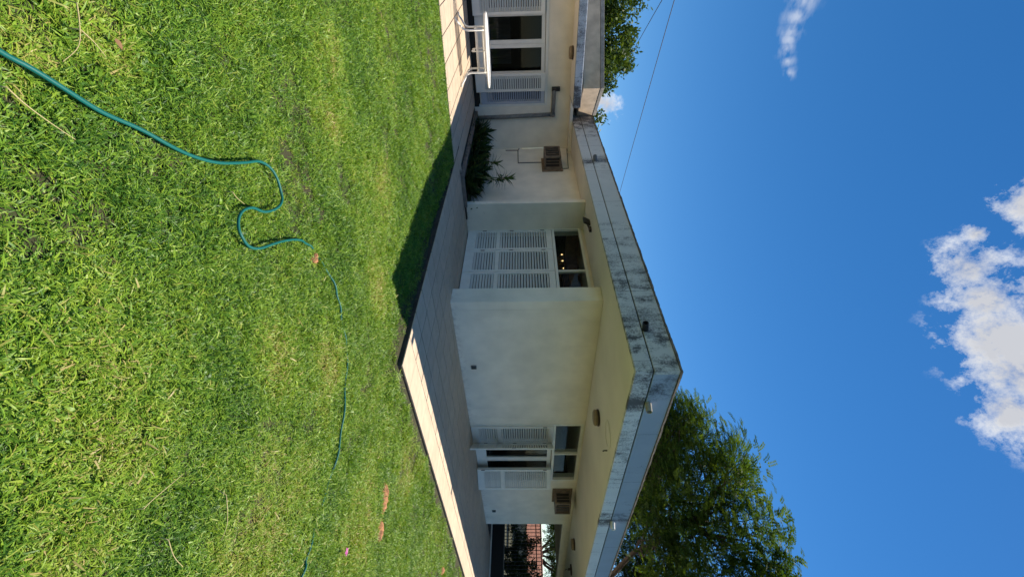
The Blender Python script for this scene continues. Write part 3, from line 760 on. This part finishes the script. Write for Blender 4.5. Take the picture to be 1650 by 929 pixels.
spiky('tall spiky-leaved plant standing above the dark planter plants', (1.12, 6.6, 0.02), 1.0, [(0.0, -0.12, 0.86, 30, .30), (-0.1, 0.5, 0.58, 22, .28), (0.15, 0.1, 0.66, 18, .24)])
spiky('small spiky plant at the bare end of the planter against the fin wall', (1.40, 5.66, 0.02), .5, [(0.0, 0.04, 0.30, 14, .22)])

# ------------------------------------------------------------------ hose and small things on the lawn
hose_xy = [(-3.62, -1.95), (-3.45, -1.79), (-3.355, -1.71), (-3.313, -1.672), (-3.235, -1.612), (-3.147, -1.539), (-3.055, -1.44), (-2.955, -1.35), (-2.871, -1.257), (-2.788, -1.136), (-2.714, -0.973), (-2.665, -0.852), (-2.61, -0.792), (-2.536, -0.766), (-2.462, -0.767), (-2.412, -0.796), (-2.406, -0.874), (-2.444, -0.978), (-2.513, -1.056), (-2.543, -1.126), (-2.533, -1.177), (-2.491, -1.221), (-2.443, -1.227), (-2.383, -1.205), (-2.332, -1.149), (-2.272, -1.018), (-2.179, -0.847), (-2.091, -0.732), (-1.982, -0.637), (-1.871, -0.595), (-1.697, -0.56), (-1.532, -0.571), (-1.372, -0.599), (-1.159, -0.653), (-1.016, -0.718), (-0.878, -0.909), (-0.739, -1.146), (-0.637, -1.386), (-0.591, -1.63), (-0.579, -1.826), (-0.567, -2.003), (-0.572, -2.102), (-0.6, -2.5), (-0.7, -3.2)]
def catmull(pts, n):
    out = []
    for i in range(len(pts) - 1):
        p0, p1, p2, p3 = [np.array(pts[max(0, min(len(pts) - 1, i + k))]) for k in (-1, 0, 1, 2)]
        for k in range(n):
            t = k / n
            out.append(0.5 * (2 * p1 + (p2 - p0) * t + (2 * p0 - 5 * p1 + 4 * p2 - p3) * t * t + (3 * p1 - p0 - 3 * p2 + p3) * t ** 3))
    out.append(np.array(pts[-1]))
    return out
hp = []
for i, q in enumerate(catmull(hose_xy, 6)):
    u = i / (6 * (len(hose_xy) - 1))
    top = -0.051 - 0.034 * min(1.0, max(0.0, (u - 0.58) / 0.06))
    if u > 0.6: top += 0.012 * math.sin(i * 0.21) + 0.006 * math.sin(i * 0.83)
    hp.append((q[0], q[1], top + 0.003 * math.sin(i * 0.35)))
hmb = MB().tube(hp, 0.0072, 10)
hose = obj('garden_hose', hmb, M['hose'], smooth=True)
uv = hose.data.uv_layers.new(name='UVMap')
ln = 0.0; cum = [0.0]
for a, b in zip(hp, hp[1:]):
    ln += (Vector(b) - Vector(a)).length; cum.append(ln)
for poly in hose.data.polygons:
    if len(poly.vertices) != 4: continue
    ks = [v % 10 for v in poly.vertices]
    wrap = max(ks) == 9 and min(ks) == 0
    for li, v in zip(poly.loop_indices, poly.vertices):
        k = v % 10
        if wrap and k == 0: k = 10
        uv.data[li].uv = (cum[v // 10], k / 10 * 8)
tag(hose, 'teal green garden hose winding across the lawn', 'garden hose')

def mound(label, x, y, rx, ry, h, m, seed, rot=0.0):
    mb = MB(); vs = [(x, y, GZ + h)]; n = 18
    for j in (1, 2, 3):
        for k in range(n):
            a = 2 * math.pi * k / n
            f = j / 3 * (1 + 0.45 * mnoise.noise(Vector((math.cos(a) * 1.7 + seed, math.sin(a) * 1.7, j * .3))))
            dx, dy = rx * f * math.cos(a), ry * f * math.sin(a)
            z = GZ + h * (1 - (j / 3) ** 2) + 0.022 * mnoise.noise(Vector((dx * 45, dy * 45, seed))) - (0.012 if j == 3 else 0)
            vs.append((x + dx * math.cos(rot) - dy * math.sin(rot), y + dx * math.sin(rot) + dy * math.cos(rot), z))
    fs = [(0, 1 + k, 1 + (k + 1) % n) for k in range(n)]
    for j in (0, 1):
        fs += [(1 + j * n + k, 1 + (j + 1) * n + k, 1 + (j + 1) * n + (k + 1) % n, 1 + j * n + (k + 1) % n) for k in range(n)]
    mb.add(vs, fs)
    o = obj('earth_mound', mb, m, smooth=True)
    return structure(o)
BARE = [(0.70, -1.07, .17, .075, 0.04, -0.9), (0.80, -1.33, .12, .055, 0.036, -0.9), (-1.90, -0.655, .05, .04, 0.034, .3), (4.48, -0.57, .10, .07, .045, 0)]
for i, (x, y, rx, ry, h, ro) in enumerate(BARE):
    mound('', x, y, rx, ry, h, M['clay'], i * 3.7 + 1, ro)
pm = MB(); tn = []
for k in range(5):
    a = k * 1.257
    blade_leaf(pm, tn, (0, 0, 0), (math.cos(a), math.sin(a), .6), 0.032, 0.011, 0.6)
tag(obj('fallen_flower', pm, M['pink'], smooth=True, loc=(-0.05, -1.79, -0.045)), 'small pink flower fallen on the grass', 'flower')
for (x, y, z, a, lb) in ((-3.311, -1.335, -0.05, .4, 'curled brown leaf on the grass beyond the near end of the hose'),):
    pm = MB(); tn = []
    blade_leaf(pm, tn, (0, 0, 0), (math.cos(a), math.sin(a), .25), 0.036, 0.008, 0.7)
    tag(obj('dead_leaf', pm, M['brown_leaf'], smooth=True, loc=(x, y, z)), lb, 'dead leaf')
STRAWS = [[(-3.294, -1.775), (-3.246, -1.761), (-3.187, -1.733), (-3.117, -1.693)], [(-3.433, -1.411), (-3.374, -1.45), (-3.325, -1.498), (-3.302, -1.577)], [(-3.368, -1.46), (-3.325, -1.435), (-3.279, -1.422)], [(-2.056, -2.321), (-2.042, -2.283), (-1.975, -2.154)], [(-1.871, -2.344), (-1.788, -2.38), (-1.709, -2.391)], [(-1.683, -2.086), (-1.572, -2.173), (-1.553, -2.243)], [(-2.66, -1.16), (-2.62, -1.15), (-2.57, -1.12)]]
STRAW_LB = ['long straw stem lying just beyond the near end of the hose', 'curved dry stem running from the frame edge towards the hose', 'short straight straw forking off the curved dry stem', 'dry straw lying far from the hose on the worn turf', 'thin stalk at the open edge of the worn turf', 'long fine dry stalk across the browned grass patch', 'short dry stalk inside the first bend of the hose']
for s, lb in zip(STRAWS, STRAW_LB):
    pts = [(q[0], q[1], -0.038) for q in catmull(s, 5)]
    pts[0] = (pts[0][0], pts[0][1], -0.07)
    tag(obj('dry_stem', MB().tube(pts, 0.0022, 5, 0.001), M['straw'], smooth=True), lb, 'grass stem', 'dry stems lying on the lawn')

# ------------------------------------------------------------------ trees
def mesh_quads(name, V, F, tint, m, parent=None):
    me = bpy.data.meshes.new(name)
    nv, nf = len(V), len(F)
    me.vertices.add(nv); me.vertices.foreach_set('co', V.astype(np.float32).ravel())
    k = F.shape[1]
    me.loops.add(nf * k); me.loops.foreach_set('vertex_index', F.astype(np.int32).ravel())
    me.polygons.add(nf); me.polygons.foreach_set('loop_start', np.arange(0, nf * k, k, dtype=np.int32))
    me.update(calc_edges=True)
    me.materials.append(m)
    a = me.attributes.new('tint', 'FLOAT', 'POINT'); a.data.foreach_set('value', tint.astype(np.float32))
    o = put(name, me, parent)
    return o
def unit(v):
    return v / np.maximum(1e-9, np.linalg.norm(v, axis=-1, keepdims=True))
def quad_leaves(c, d, s, L, Wd, tint):
    """diamond leaves: base c, direction d, side s"""
    n = len(c)
    L = np.broadcast_to(np.asarray(L), (n,))[:, None]; Wd = np.broadcast_to(np.asarray(Wd), (n,))[:, None]
    V = np.stack([c, c + d * L * .45 + s * Wd * .5, c + d * L, c + d * L * .45 - s * Wd * .5], 1).reshape(-1, 3)
    F = np.arange(n * 4).reshape(n, 4)
    return V, F, np.repeat(tint, 4)
def fronds(base, d, L, nl, ll, lw, droop):
    """pinnate fronds, arrays of base and direction"""
    n = len(base)
    out_c, out_d, out_s, out_t = [], [], [], []
    p = base.copy(); dd = unit(d)
    tn = rng.random(n)
    for i in range(nl):
        dd = unit(dd + np.array([0, 0, -droop / nl]))
        p = p + dd * (L / nl)[:, None]
        side = unit(np.cross(dd, np.array([0, 0, 1.0])) + 1e-6)
        upv = np.cross(side, dd)
        for sg in (-1, 1):
            ld = unit(side * sg + dd * 0.45 + rng.normal(0, .12, (n, 3)) - upv * 0.15)
            out_c.append(p); out_d.append(ld); out_s.append(unit(np.cross(ld, upv))); out_t.append(np.clip(tn + rng.normal(0, .08, n), 0, 1))
    c = np.concatenate(out_c); d_ = np.concatenate(out_d); s = np.concatenate(out_s); t = np.concatenate(out_t)
    return quad_leaves(c, d_, s, ll, lw, t)
def limb(mb, a, b, r0, r1, sag=0.0, wob=0.12, n=6):
    a, b = Vector(a), Vector(b)
    L = (b - a).length
    pts = []
    for i in range(n + 1):
        u = i / n
        p = a.lerp(b, u) + Vector((0, 0, -sag * 4 * u * (1 - u) * L))
        if 0 < i < n: p += Vector((rnd.uniform(-1, 1), rnd.uniform(-1, 1), rnd.uniform(-1, 1))) * wob * L / n
        pts.append(p)
    mb.tube(pts, r0, 6, r1, cap=False)
    return pts
def feather_tree(label, base, height, rad, zc, clumps, frond_per, seed, fl=(.55, .95), spread=1.0, lw=.055, ll=.17, lean=(0, 0)):
    global rng
    rng = np.random.default_rng(seed); rnd.seed(seed)
    t = thing('feathery_tree', label, 'tree', (0, 0, 0))
    bx_, by_, bz_ = base
    wood = MB()
    fork = Vector((bx_ + lean[0] * .6, by_ + lean[1] * .6, bz_ + height * 0.34))
    foot = (bx_, by_, bz_)
    bx_ += lean[0]; by_ += lean[1]
    limb(wood, foot, fork, 0.34, 0.24, n=5, wob=.06)
    obj('trunk', wood, M['bark'], t, smooth=True)
    br = MB(); mains = []
    for k in range(8):
        a = k * 0.785 + rnd.uniform(-.25, .25)
        e = Vector((bx_ + math.cos(a) * rad * .55, by_ + math.sin(a) * rad * .55, bz_ + zc + rnd.uniform(-.5, 1.2)))
        mains.append(limb(br, fork, e, 0.16, 0.06, sag=0.08, wob=.25, n=8))
    allp = [p for m_ in mains for p in m_[2:]]
    Bs, Ds = [], []
    for k in range(clumps):
        a = rnd.uniform(0, 6.283); q = rnd.random() ** 0.5
        el = rnd.uniform(-0.35, 1.0)
        rr = rad * (0.35 + 0.65 * q)
        z = zc + (height - zc) * el * math.sqrt(max(0.03, 1 - 0.75 * (rr / rad) ** 4)) + 0.5 * mnoise.noise(Vector((a * 2, q * 4, seed)))
        c = Vector((bx_ + math.cos(a) * rr, by_ + math.sin(a) * rr, bz_ + z))
        near = min(allp, key=lambda p: (p - c).length + 0.6 * max(0, p.z - c.z))
        limb(br, near, c, 0.035, 0.012, sag=-0.05, wob=.3, n=5)
        n = int(frond_per * rnd.uniform(.6, 1.4))
        sz = rnd.uniform(.55, 1.1) * spread
        off = np.clip(rng.normal(0, .9, (n, 3)), -1.35, 1.35) * np.array([sz, sz, sz * .42])
        Bs.append(np.array(c)[None] + off)
        out = unit(off * np.array([1, 1, .6]) + np.array([math.cos(a), math.sin(a), 0.55])[None] * .55 + rng.normal(0, .35, (n, 3)))
        Ds.append(out)
    obj('branches', br, M['bark'], t, smooth=True)
    Bs = np.concatenate(Bs); Ds = np.concatenate(Ds)
    rh = np.hypot(Bs[:, 0] - bx_, Bs[:, 1] - by_) / (rad * 1.07); vz = np.maximum(0, Bs[:, 2] - bz_ - zc) / ((height - zc) * 1.12)
    ok = rh ** 4 + vz ** 4 < 1
    Bs = Bs[ok]; Ds = Ds[ok]
    V, F, tn = fronds(Bs, Ds, rng.uniform(*fl, len(Bs)), 9, ll, lw, 0.65)
    mesh_quads('crown', V, F, tn, M['feather'], t)
    return t
def leafy_tree(label, base, height, blobs_, n_leaf, L, m, seed, name='leafy_tree', cat='tree'):
    global rng
    rng = np.random.default_rng(seed); rnd.seed(seed)
    t = thing(name, label, cat, (0, 0, 0))
    wood = MB()
    top = Vector((base[0], base[1], base[2] + height * .45))
    limb(wood, base, top, 0.13, 0.07, n=5, wob=.08)
    obj('trunk', wood, M['bark'], t, smooth=True)
    br = MB()
    Cs = []
    for (dx, dy, dz, r) in blobs_:
        c = Vector((base[0] + dx, base[1] + dy, base[2] + dz))
        limb(br, top if dz > height * .4 else Vector(base) + Vector((0, 0, dz * .6)), c, 0.04, 0.015, wob=.3)
        # the blob is made of small sprays with gaps between them
        ns = max(5, int(26 * r * r))
        for k in range(ns):
            v = unit(rng.normal(0, 1, 3)); rr = r * (0.45 + 0.6 * rng.random() ** .6)
            sc = np.array(c) + v * rr * np.array([1, 1, .85])
            kk = int(n_leaf * rnd.uniform(.5, 1.5))
            Cs.append(sc + rng.normal(0, .17 * max(.6, r), (kk, 3)))
    obj('branches', br, M['bark'], t, smooth=True)
    c = np.concatenate(Cs)
    n = len(c)
    d = unit(rng.normal(0, 1, (n, 3)) + np.array([0, 0, .25])); s = unit(np.cross(d, unit(rng.normal(0, 1, (n, 3)) + np.array([0, 0, 1.2]))))
    V, F, tn = quad_leaves(c, d, s, L * rng.uniform(.7, 1.3, n), L * .55 * rng.uniform(.8, 1.2, n), rng.random(n))
    mesh_quads('crown', V, F, tn, m, t)
    return t

feather_tree('big feathery-leaved tree rising behind the roof beyond the porch', (19.8, 0.6, GZ), 11.6, 7.1, 7.3, 520, 42, 5, fl=(.34, .58), lw=.052, ll=.125, lean=(0.2, 4.2))
leafy_tree('broad-leaved dark green tree showing above the wing roof', (0.5, 16.4, GZ - 0.25), 5.4,
           [(-2.9, .2, 4.6, 1.2), (-1.9, -.5, 5.0, 1.2), (-.9, .3, 4.3, 1.2), (-0.2, -.4, 4.9, 1.15), (0.5, .2, 5.3, .75), (1.2, -.2, 4.6, .85), (1.9, .1, 3.9, .8), (2.6, -.1, 3.5, .8), (0.2, 0, 3.4, 1.2), (-1.5, 0, 3.3, 1.2), (-4, 0, 4.4, 1.3), (-3.2, 0, 3.2, 1.2), (-.2, .1, 5.75, .3)], 95, .155, M['round'], 21)
leafy_tree('low yellow-green bush top between the wing parapet and the house roof', (3.6, 17.0, GZ), 4.3,
           [(0, 0, 4.1, .9), (.9, .2, 3.9, .9), (-.9, 0, 3.9, .8), (1.9, 0, 3.5, .9), (0.2, 0, 3.1, 1.0)], 50, .17, M['round'], 22, 'bush', 'bush')

# ------------------------------------------------------------------ beyond the porch
fn = thing('metal_fence', 'black barred metal fence on a dark base wall beyond the porch', 'fence')
obj('base_wall', bx(14.0, 14.14, -6.0, 9.0, GZ - 0.1, 0.42), M['fence'], fn)
obj('wall_coping', bx(13.97, 14.17, -6.0, 9.0, 0.42, 0.445), M['pipe_grey'], fn)
for zz in (0.56, 1.60):
    obj('rail', bx(14.05, 14.08, -6.0, 9.0, zz, zz + 0.035), M['fence'], fn)
bar_me = MB().box(-0.009, 0.009, -0.009, 0.009, 0.445, 1.78).mesh('bar', M['fence'])
for k in range(125):
    put('bar', bar_me, fn, (14.065, -5.95 + k * 0.12 , 0))
obj('step', bx(13.2, 13.32, 1.2, 4.0, GZ - 0.1, 0.03), M['metal_white'], terrace, bevel=0.005)
nh = thing('neighbour_house', 'neighbouring building with a sunlit red tiled roof seen under the porch beam', 'house')
obj('wall', bx(40.6, 46, 6, 15.6, GZ, 1.25), M['nwall'], nh)
rt = MB(); n = 96; vs = []
for j in range(9):
    u = j / 8
    for k in range(n + 1):
        y = 5.4 + (16.2 - 5.4) * k / n
        vs.append((40.2 + 3.2 * u, y, 1.20 + 1.35 * u + 0.06 * abs(math.sin(k * math.pi / 2.0 + 0.01)) + (0.03 if j % 2 else 0)))
fs = [(j * (n + 1) + k, j * (n + 1) + k + 1, (j + 1) * (n + 1) + k + 1, (j + 1) * (n + 1) + k) for j in range(8) for k in range(n)]
rt.add(vs, fs)
rt.add([(43.4, 5.4, 2.55), (43.4, 16.2, 2.55), (46.6, 16.2, 1.2), (46.6, 5.4, 1.2)], [(0, 3, 2, 1)])
nr = obj('roof', rt, M['rooftile'], nh)
obj('ridge', MB().tube([(43.4, 5.4, 2.60), (43.4, 16.2, 2.60)], 0.1, 8), M['rooftile'], nr, smooth=True)
hed = [(17.5, 5.9, 'dark hedge shrub behind the fence nearest the end of the house wall', 1.55), (18.4, 4.4, 'dark hedge shrub behind the fence in front of the red roof', 1.7), (17.3, 3.0, 'dark hedge shrub behind the fence with pale glints between leaves', 1.6), (18.6, 2.55, 'tall dark shrub behind the fence towards the open end of the porch', 2.9), (17.6, -0.6, 'dark shrub behind the fence beyond the last porch bay', 1.4)]
for i, (x, y, lb, h) in enumerate(hed):
    leafy_tree(lb, (x, y, GZ), h, [(0, 0, h * .55, .62), (.2, .55, h * .5, .5), (-.1, -.55, h * .52, .5), (.1, .1, h * .95, .4)], 110, .11, M['hedge'], 40 + i, 'hedge_shrub', 'shrub')
leafy_tree('leafy garden tree behind the red roof with branches hanging into the porch view', (31.0, 11.9, GZ), 7.0,
           [(0, -1, 3.9, 1.0), (0, -2.0, 3.6, .8), (.2, -3.0, 3.9, .7), (-.2, .4, 4.6, 1.4), (0, -3.2, 5.2, 1.2), (0, 0.6, 3.2, .9), (0, -.4, 2.7, .6)], 60, .16, M['round'], 51)
feather_tree('slender feathery tree with sky showing through beyond the fence', (52.0, 15.0, GZ), 7.4, 4.2, 4.6, 110, 18, 61, fl=(.5, .9), lw=.09, ll=.22)
feather_tree('feathery tree far to the open side of the porch', (30.0, -2.5, GZ), 9.5, 5.2, 5.4, 45, 18, 63)

# ------------------------------------------------------------------ wires
def wire(label, a, b, sag, ext=0.8):
    a, b = Vector(a), Vector(b)
    d = b - a
    a2 = a - d * ext; b2 = b + d * 0.6
    pts = []
    for i in range(33):
        u = i / 32
        p = a2.lerp(b2, u); p.z -= sag * 4 * u * (1 - u) - 0
        pts.append(p)
    tag(obj('overhead_wire', MB().tube(pts, 0.011, 5), M['wire'], smooth=True), label, 'wire', 'wires crossing the sky')
wire('long black wire crossing the sky above the house roof', (-1.783, 10.35, 5.259), (7.623, 17.649, 6.358), 0.06)
wire('thin wire running down behind the tree above the wing', (-1.521, 12.355, 5.456), (1.016, 18.007, 6.123), 0.02)

# ------------------------------------------------------------------ grass
def grass_mat():
    m = bpy.data.materials.new('lawn_grass'); m.use_nodes = True
    t = m.node_tree; t.nodes.clear()
    geo = N(t, 'ShaderNodeNewGeometry')
    at = N(t, 'ShaderNodeAttribute', attribute_name='tint')
    def nzz(sc, det=4):
        z = N(t, 'ShaderNodeTexNoise'); z.inputs['Scale'].default_value = sc; z.inputs['Detail'].default_value = det
        t.links.new(geo.outputs['Position'], z.inputs['Vector']); return z.outputs['Fac']
    f = math_(t, 'ADD', math_(t, 'MULTIPLY', nzz(0.9), 0.55), math_(t, 'MULTIPLY', nzz(5, 3), 0.45))
    f = math_(t, 'ADD', f, math_(t, 'MULTIPLY', math_(t, 'SUBTRACT', at.outputs['Fac'], 0.5), 0.42))
    ad = N(t, 'ShaderNodeAttribute', attribute_name='dry', attribute_type='INSTANCER')
    f = math_(t, 'ADD', f, math_(t, 'MULTIPLY', ad.outputs['Fac'], 0.26))
    r = N(t, 'ShaderNodeValToRGB'); el = r.color_ramp.elements
    el[0].position = 0.22; el[0].color = (0.024, 0.08, 0.009, 1)
    el[1].position = 1.0; el[1].color = (0.44, 0.35, 0.14, 1)
    for p_, c_ in ((0.40, (0.075, 0.175, 0.016)), (0.57, (0.165, 0.29, 0.025)), (0.76, (0.265, 0.375, 0.036)), (0.90, (0.30, 0.285, 0.07))):
        e = el.new(p_); e.color = (*c_, 1)
    t.links.new(f, r.inputs[0])
    p = N(t, 'ShaderNodeBsdfPrincipled'); p.inputs['Roughness'].default_value = 0.45; p.inputs['Specular IOR Level'].default_value = 0.26
    tr = N(t, 'ShaderNodeBsdfTranslucent')
    mul = N(t, 'ShaderNodeMixRGB', blend_type='MULTIPLY'); mul.inputs[0].default_value = 1; mul.inputs[2].default_value = (1.5, 1.5, 0.5, 1)
    t.links.new(r.outputs[0], p.inputs['Base Color']); t.links.new(r.outputs[0], mul.inputs[1]); t.links.new(mul.outputs[0], tr.inputs[0])
    ms = N(t, 'ShaderNodeMixShader'); ms.inputs[0].default_value = 0.2
    t.links.new(p.outputs[0], ms.inputs[1]); t.links.new(tr.outputs[0], ms.inputs[2])
    o = N(t, 'ShaderNodeOutputMaterial'); t.links.new(ms.outputs[0], o.inputs[0])
    return m
GM = grass_mat()
rnd.seed(3)
tufts = bpy.data.collections.new('tufts')
def make_tuft(k):
    mb = MB(); tn = []
    broad = k >= 7
    for b in range(34 if not broad else 22):
        a = rnd.uniform(0, 6.283); el = rnd.uniform(0.15, 1.15)
        bx0, by0 = rnd.gauss(0, .028), rnd.gauss(0, .028)
        L = rnd.uniform(.028, .062); w = rnd.uniform(.0018, .0036)
        if broad: L = rnd.uniform(.02, .045); w = rnd.uniform(.003, .0055)
        d = Vector((math.cos(a) * math.cos(el), math.sin(a) * math.cos(el), math.sin(el)))
        side = d.cross(Vector((0, 0, 1))).normalized()
        p = Vector((bx0, by0, -0.004)); vs = []; fs = []
        dr = rnd.uniform(.3, 1.3)
        for i in range(4):
            u = i / 3
            ww = w * (1 - 0.55 * u) if not broad else w * math.sin(math.pi * min(1, .2 + .8 * u)) + .001
            if i < 3:
                vs += [p - side * ww, p + side * ww]
                if i: fs.append((2 * i - 2, 2 * i - 1, 2 * i + 1, 2 * i))
            else:
                vs.append(p); fs.append((2 * i - 2, 2 * i - 1, 2 * i))
            d = (d + Vector((0, 0, -dr / 3))).normalized()
            p = p + d * (L / 3)
        tv = rnd.random() if broad or rnd.random() > .05 else rnd.uniform(1.0, 1.4)
        mb.add(vs, fs); tn += [tv] * len(vs)
    me = mb.mesh('tuft', GM, True)
    o = bpy.data.objects.new('tuft', me)
    with_tint(o, tn)
    tufts.objects.link(o)
for k in range(9):
    make_tuft(k)
def lawn_points():
    r = np.random.default_rng(4)
    pts = []
    cx, cy = CAM.x, CAM.y
    # (outer radius, tufts per square metre, scale, half angle of the sector)
    for (r0, r1, dn, sc, half) in ((0.3, 2.6, 2300, .8, 1.8), (2.6, 4.2, 1700, .82, 1.4), (4.2, 6.5, 1050, .9, 1.25), (6.5, 10.5, 520, 1.0, 1.2), (10.5, 17, 90, 1.5, 1.1)):
        area = half * (r1 * r1 - r0 * r0)
        n = int(area * dn)
        rad = np.sqrt(r.uniform(r0 * r0, r1 * r1, n)); a = r.uniform(-half, half, n)
        base = math.atan2(FW.y, FW.x)
        x = cx + rad * np.cos(base + a); y = cy + rad * np.sin(base + a)
        pts.append(np.stack([x, y, np.full(n, sc)], 1))
    p = np.concatenate(pts)
    x, y = p[:, 0], p[:, 1]
    edge = np.sin(x * 9.1) * .012 + np.sin(y * 7.3 + 1) * .014 + np.sin(x * 23 + y * 31) * .012
    edge2 = edge * 2.2 + np.sin(x * 2.7) * .03
    inside = (x > -0.07 - edge) & (y > -0.10 - edge2) & (x < 13.4)
    inside |= (y > (ea[1] + (x - ea[0]) * ed.y / ed.x) - 0.01 + edge * .4) & (x > -7.1)
    for (bx_, by_, rx, ry, h, ro) in BARE:
        c, s = math.cos(-ro), math.sin(-ro)
        u = (x - bx_) * c - (y - by_) * s; v = (x - bx_) * s + (y - by_) * c
        inside |= (((u / rx) ** 2 + (v / ry) ** 2 + edge * 9) < 0.75) & (r.random(len(x)) < 0.72)
    keep = ~inside
    # thin the turf in worn patches
    thin = np.array([mnoise.noise(Vector((a * 1.1, b * 1.1, 4.0))) * .7 + mnoise.noise(Vector((a * 3.3, b * 3.3, 9.0))) * .5 for a, b in zip(x, y)])
    keep &= ~((thin > 0.28) & (r.random(len(x)) < 0.45))
    return p[keep], thin[keep]
lp, thin = lawn_points()
n = len(lp)
me = bpy.data.meshes.new('lawn_grass')
me.vertices.add(n)
me.vertices.foreach_set('co', np.stack([lp[:, 0], lp[:, 1], np.array([gz(a_x, a_y) for a_x, a_y in zip(lp[:, 0], lp[:, 1])])], 1).astype(np.float32).ravel())
r = np.random.default_rng(8)
rot = np.stack([r.normal(0, .22, n), r.normal(0, .22, n), r.uniform(0, 6.283, n)], 1)
a = me.attributes.new('rot', 'FLOAT_VECTOR', 'POINT'); a.data.foreach_set('vector', rot.astype(np.float32).ravel())
a = me.attributes.new('scl', 'FLOAT', 'POINT'); a.data.foreach_set('value', (lp[:, 2] * r.uniform(.7, 1.25, n) * (1 - .35 * np.clip(thin, -.3, .8))).astype(np.float32))
idx = r.integers(0, 7, n); idx = np.where(r.random(n) < .06, r.integers(7, 9, n), idx)
a = me.attributes.new('idx', 'INT', 'POINT'); a.data.foreach_set('value', idx.astype(np.int32))
DRY = [(-1.80, -1.35, .22), (-1.72, -1.45, .2), (-1.2, -1.0, .3), (-3.31, -1.33, .12), (-3.35, -1.6, .10), (-2.3, -2.2, .3), (-1.0, -2.0, .45), (0.2, -1.5, .5), (-2.4, 0.2, .15), (-1.55, 1.0, .3), (-2.2, -2.45, .2), (-0.9, 0.1, .25), (1.2, -.5, .35), (-2.9, 0.6, .2)]
dry = np.zeros(n)
for (dx, dy, rr) in DRY:
    q = ((lp[:, 0] - dx) ** 2 + (lp[:, 1] - dy) ** 2) / (rr * rr)
    dry = np.maximum(dry, np.exp(-q) * (0.7 + 0.6 * r.random(n)))
dry -= 0.2 * np.exp(-((lp[:, 0] + 2.5) ** 2 + (lp[:, 1] + 2.2) ** 2) / 2.0)
a = me.attributes.new('dry', 'FLOAT', 'POINT'); a.data.foreach_set('value', dry.astype(np.float32))
me.materials.append(GM)
lawn = put('lawn_grass', me)
lawn['kind'] = 'stuff'
ng = bpy.data.node_groups.new('scatter_grass', 'GeometryNodeTree')
ng.interface.new_socket('Geometry', in_out='INPUT', socket_type='NodeSocketGeometry')
ng.interface.new_socket('Geometry', in_out='OUTPUT', socket_type='NodeSocketGeometry')
gi = ng.nodes.new('NodeGroupInput'); go = ng.nodes.new('NodeGroupOutput')
ci = ng.nodes.new('GeometryNodeCollectionInfo'); ci.inputs['Collection'].default_value = tufts
ci.inputs['Separate Children'].default_value = True; ci.inputs['Reset Children'].default_value = True
iop = ng.nodes.new('GeometryNodeInstanceOnPoints'); iop.inputs['Pick Instance'].default_value = True
def na_(name, typ):
    k = ng.nodes.new('GeometryNodeInputNamedAttribute'); k.data_type = typ; k.inputs['Name'].default_value = name
    return k.outputs['Attribute']
e2r = ng.nodes.new('FunctionNodeEulerToRotation')
ng.links.new(na_('rot', 'FLOAT_VECTOR'), e2r.inputs[0])
ng.links.new(gi.outputs[0], iop.inputs['Points'])
ng.links.new(ci.outputs[0], iop.inputs['Instance'])
ng.links.new(na_('idx', 'INT'), iop.inputs['Instance Index'])
ng.links.new(e2r.outputs[0], iop.inputs['Rotation'])
ng.links.new(na_('scl', 'FLOAT'), iop.inputs['Scale'])
ng.links.new(iop.outputs[0], go.inputs[0])
md = lawn.modifiers.new('scatter', 'NODES'); md.node_group = ng
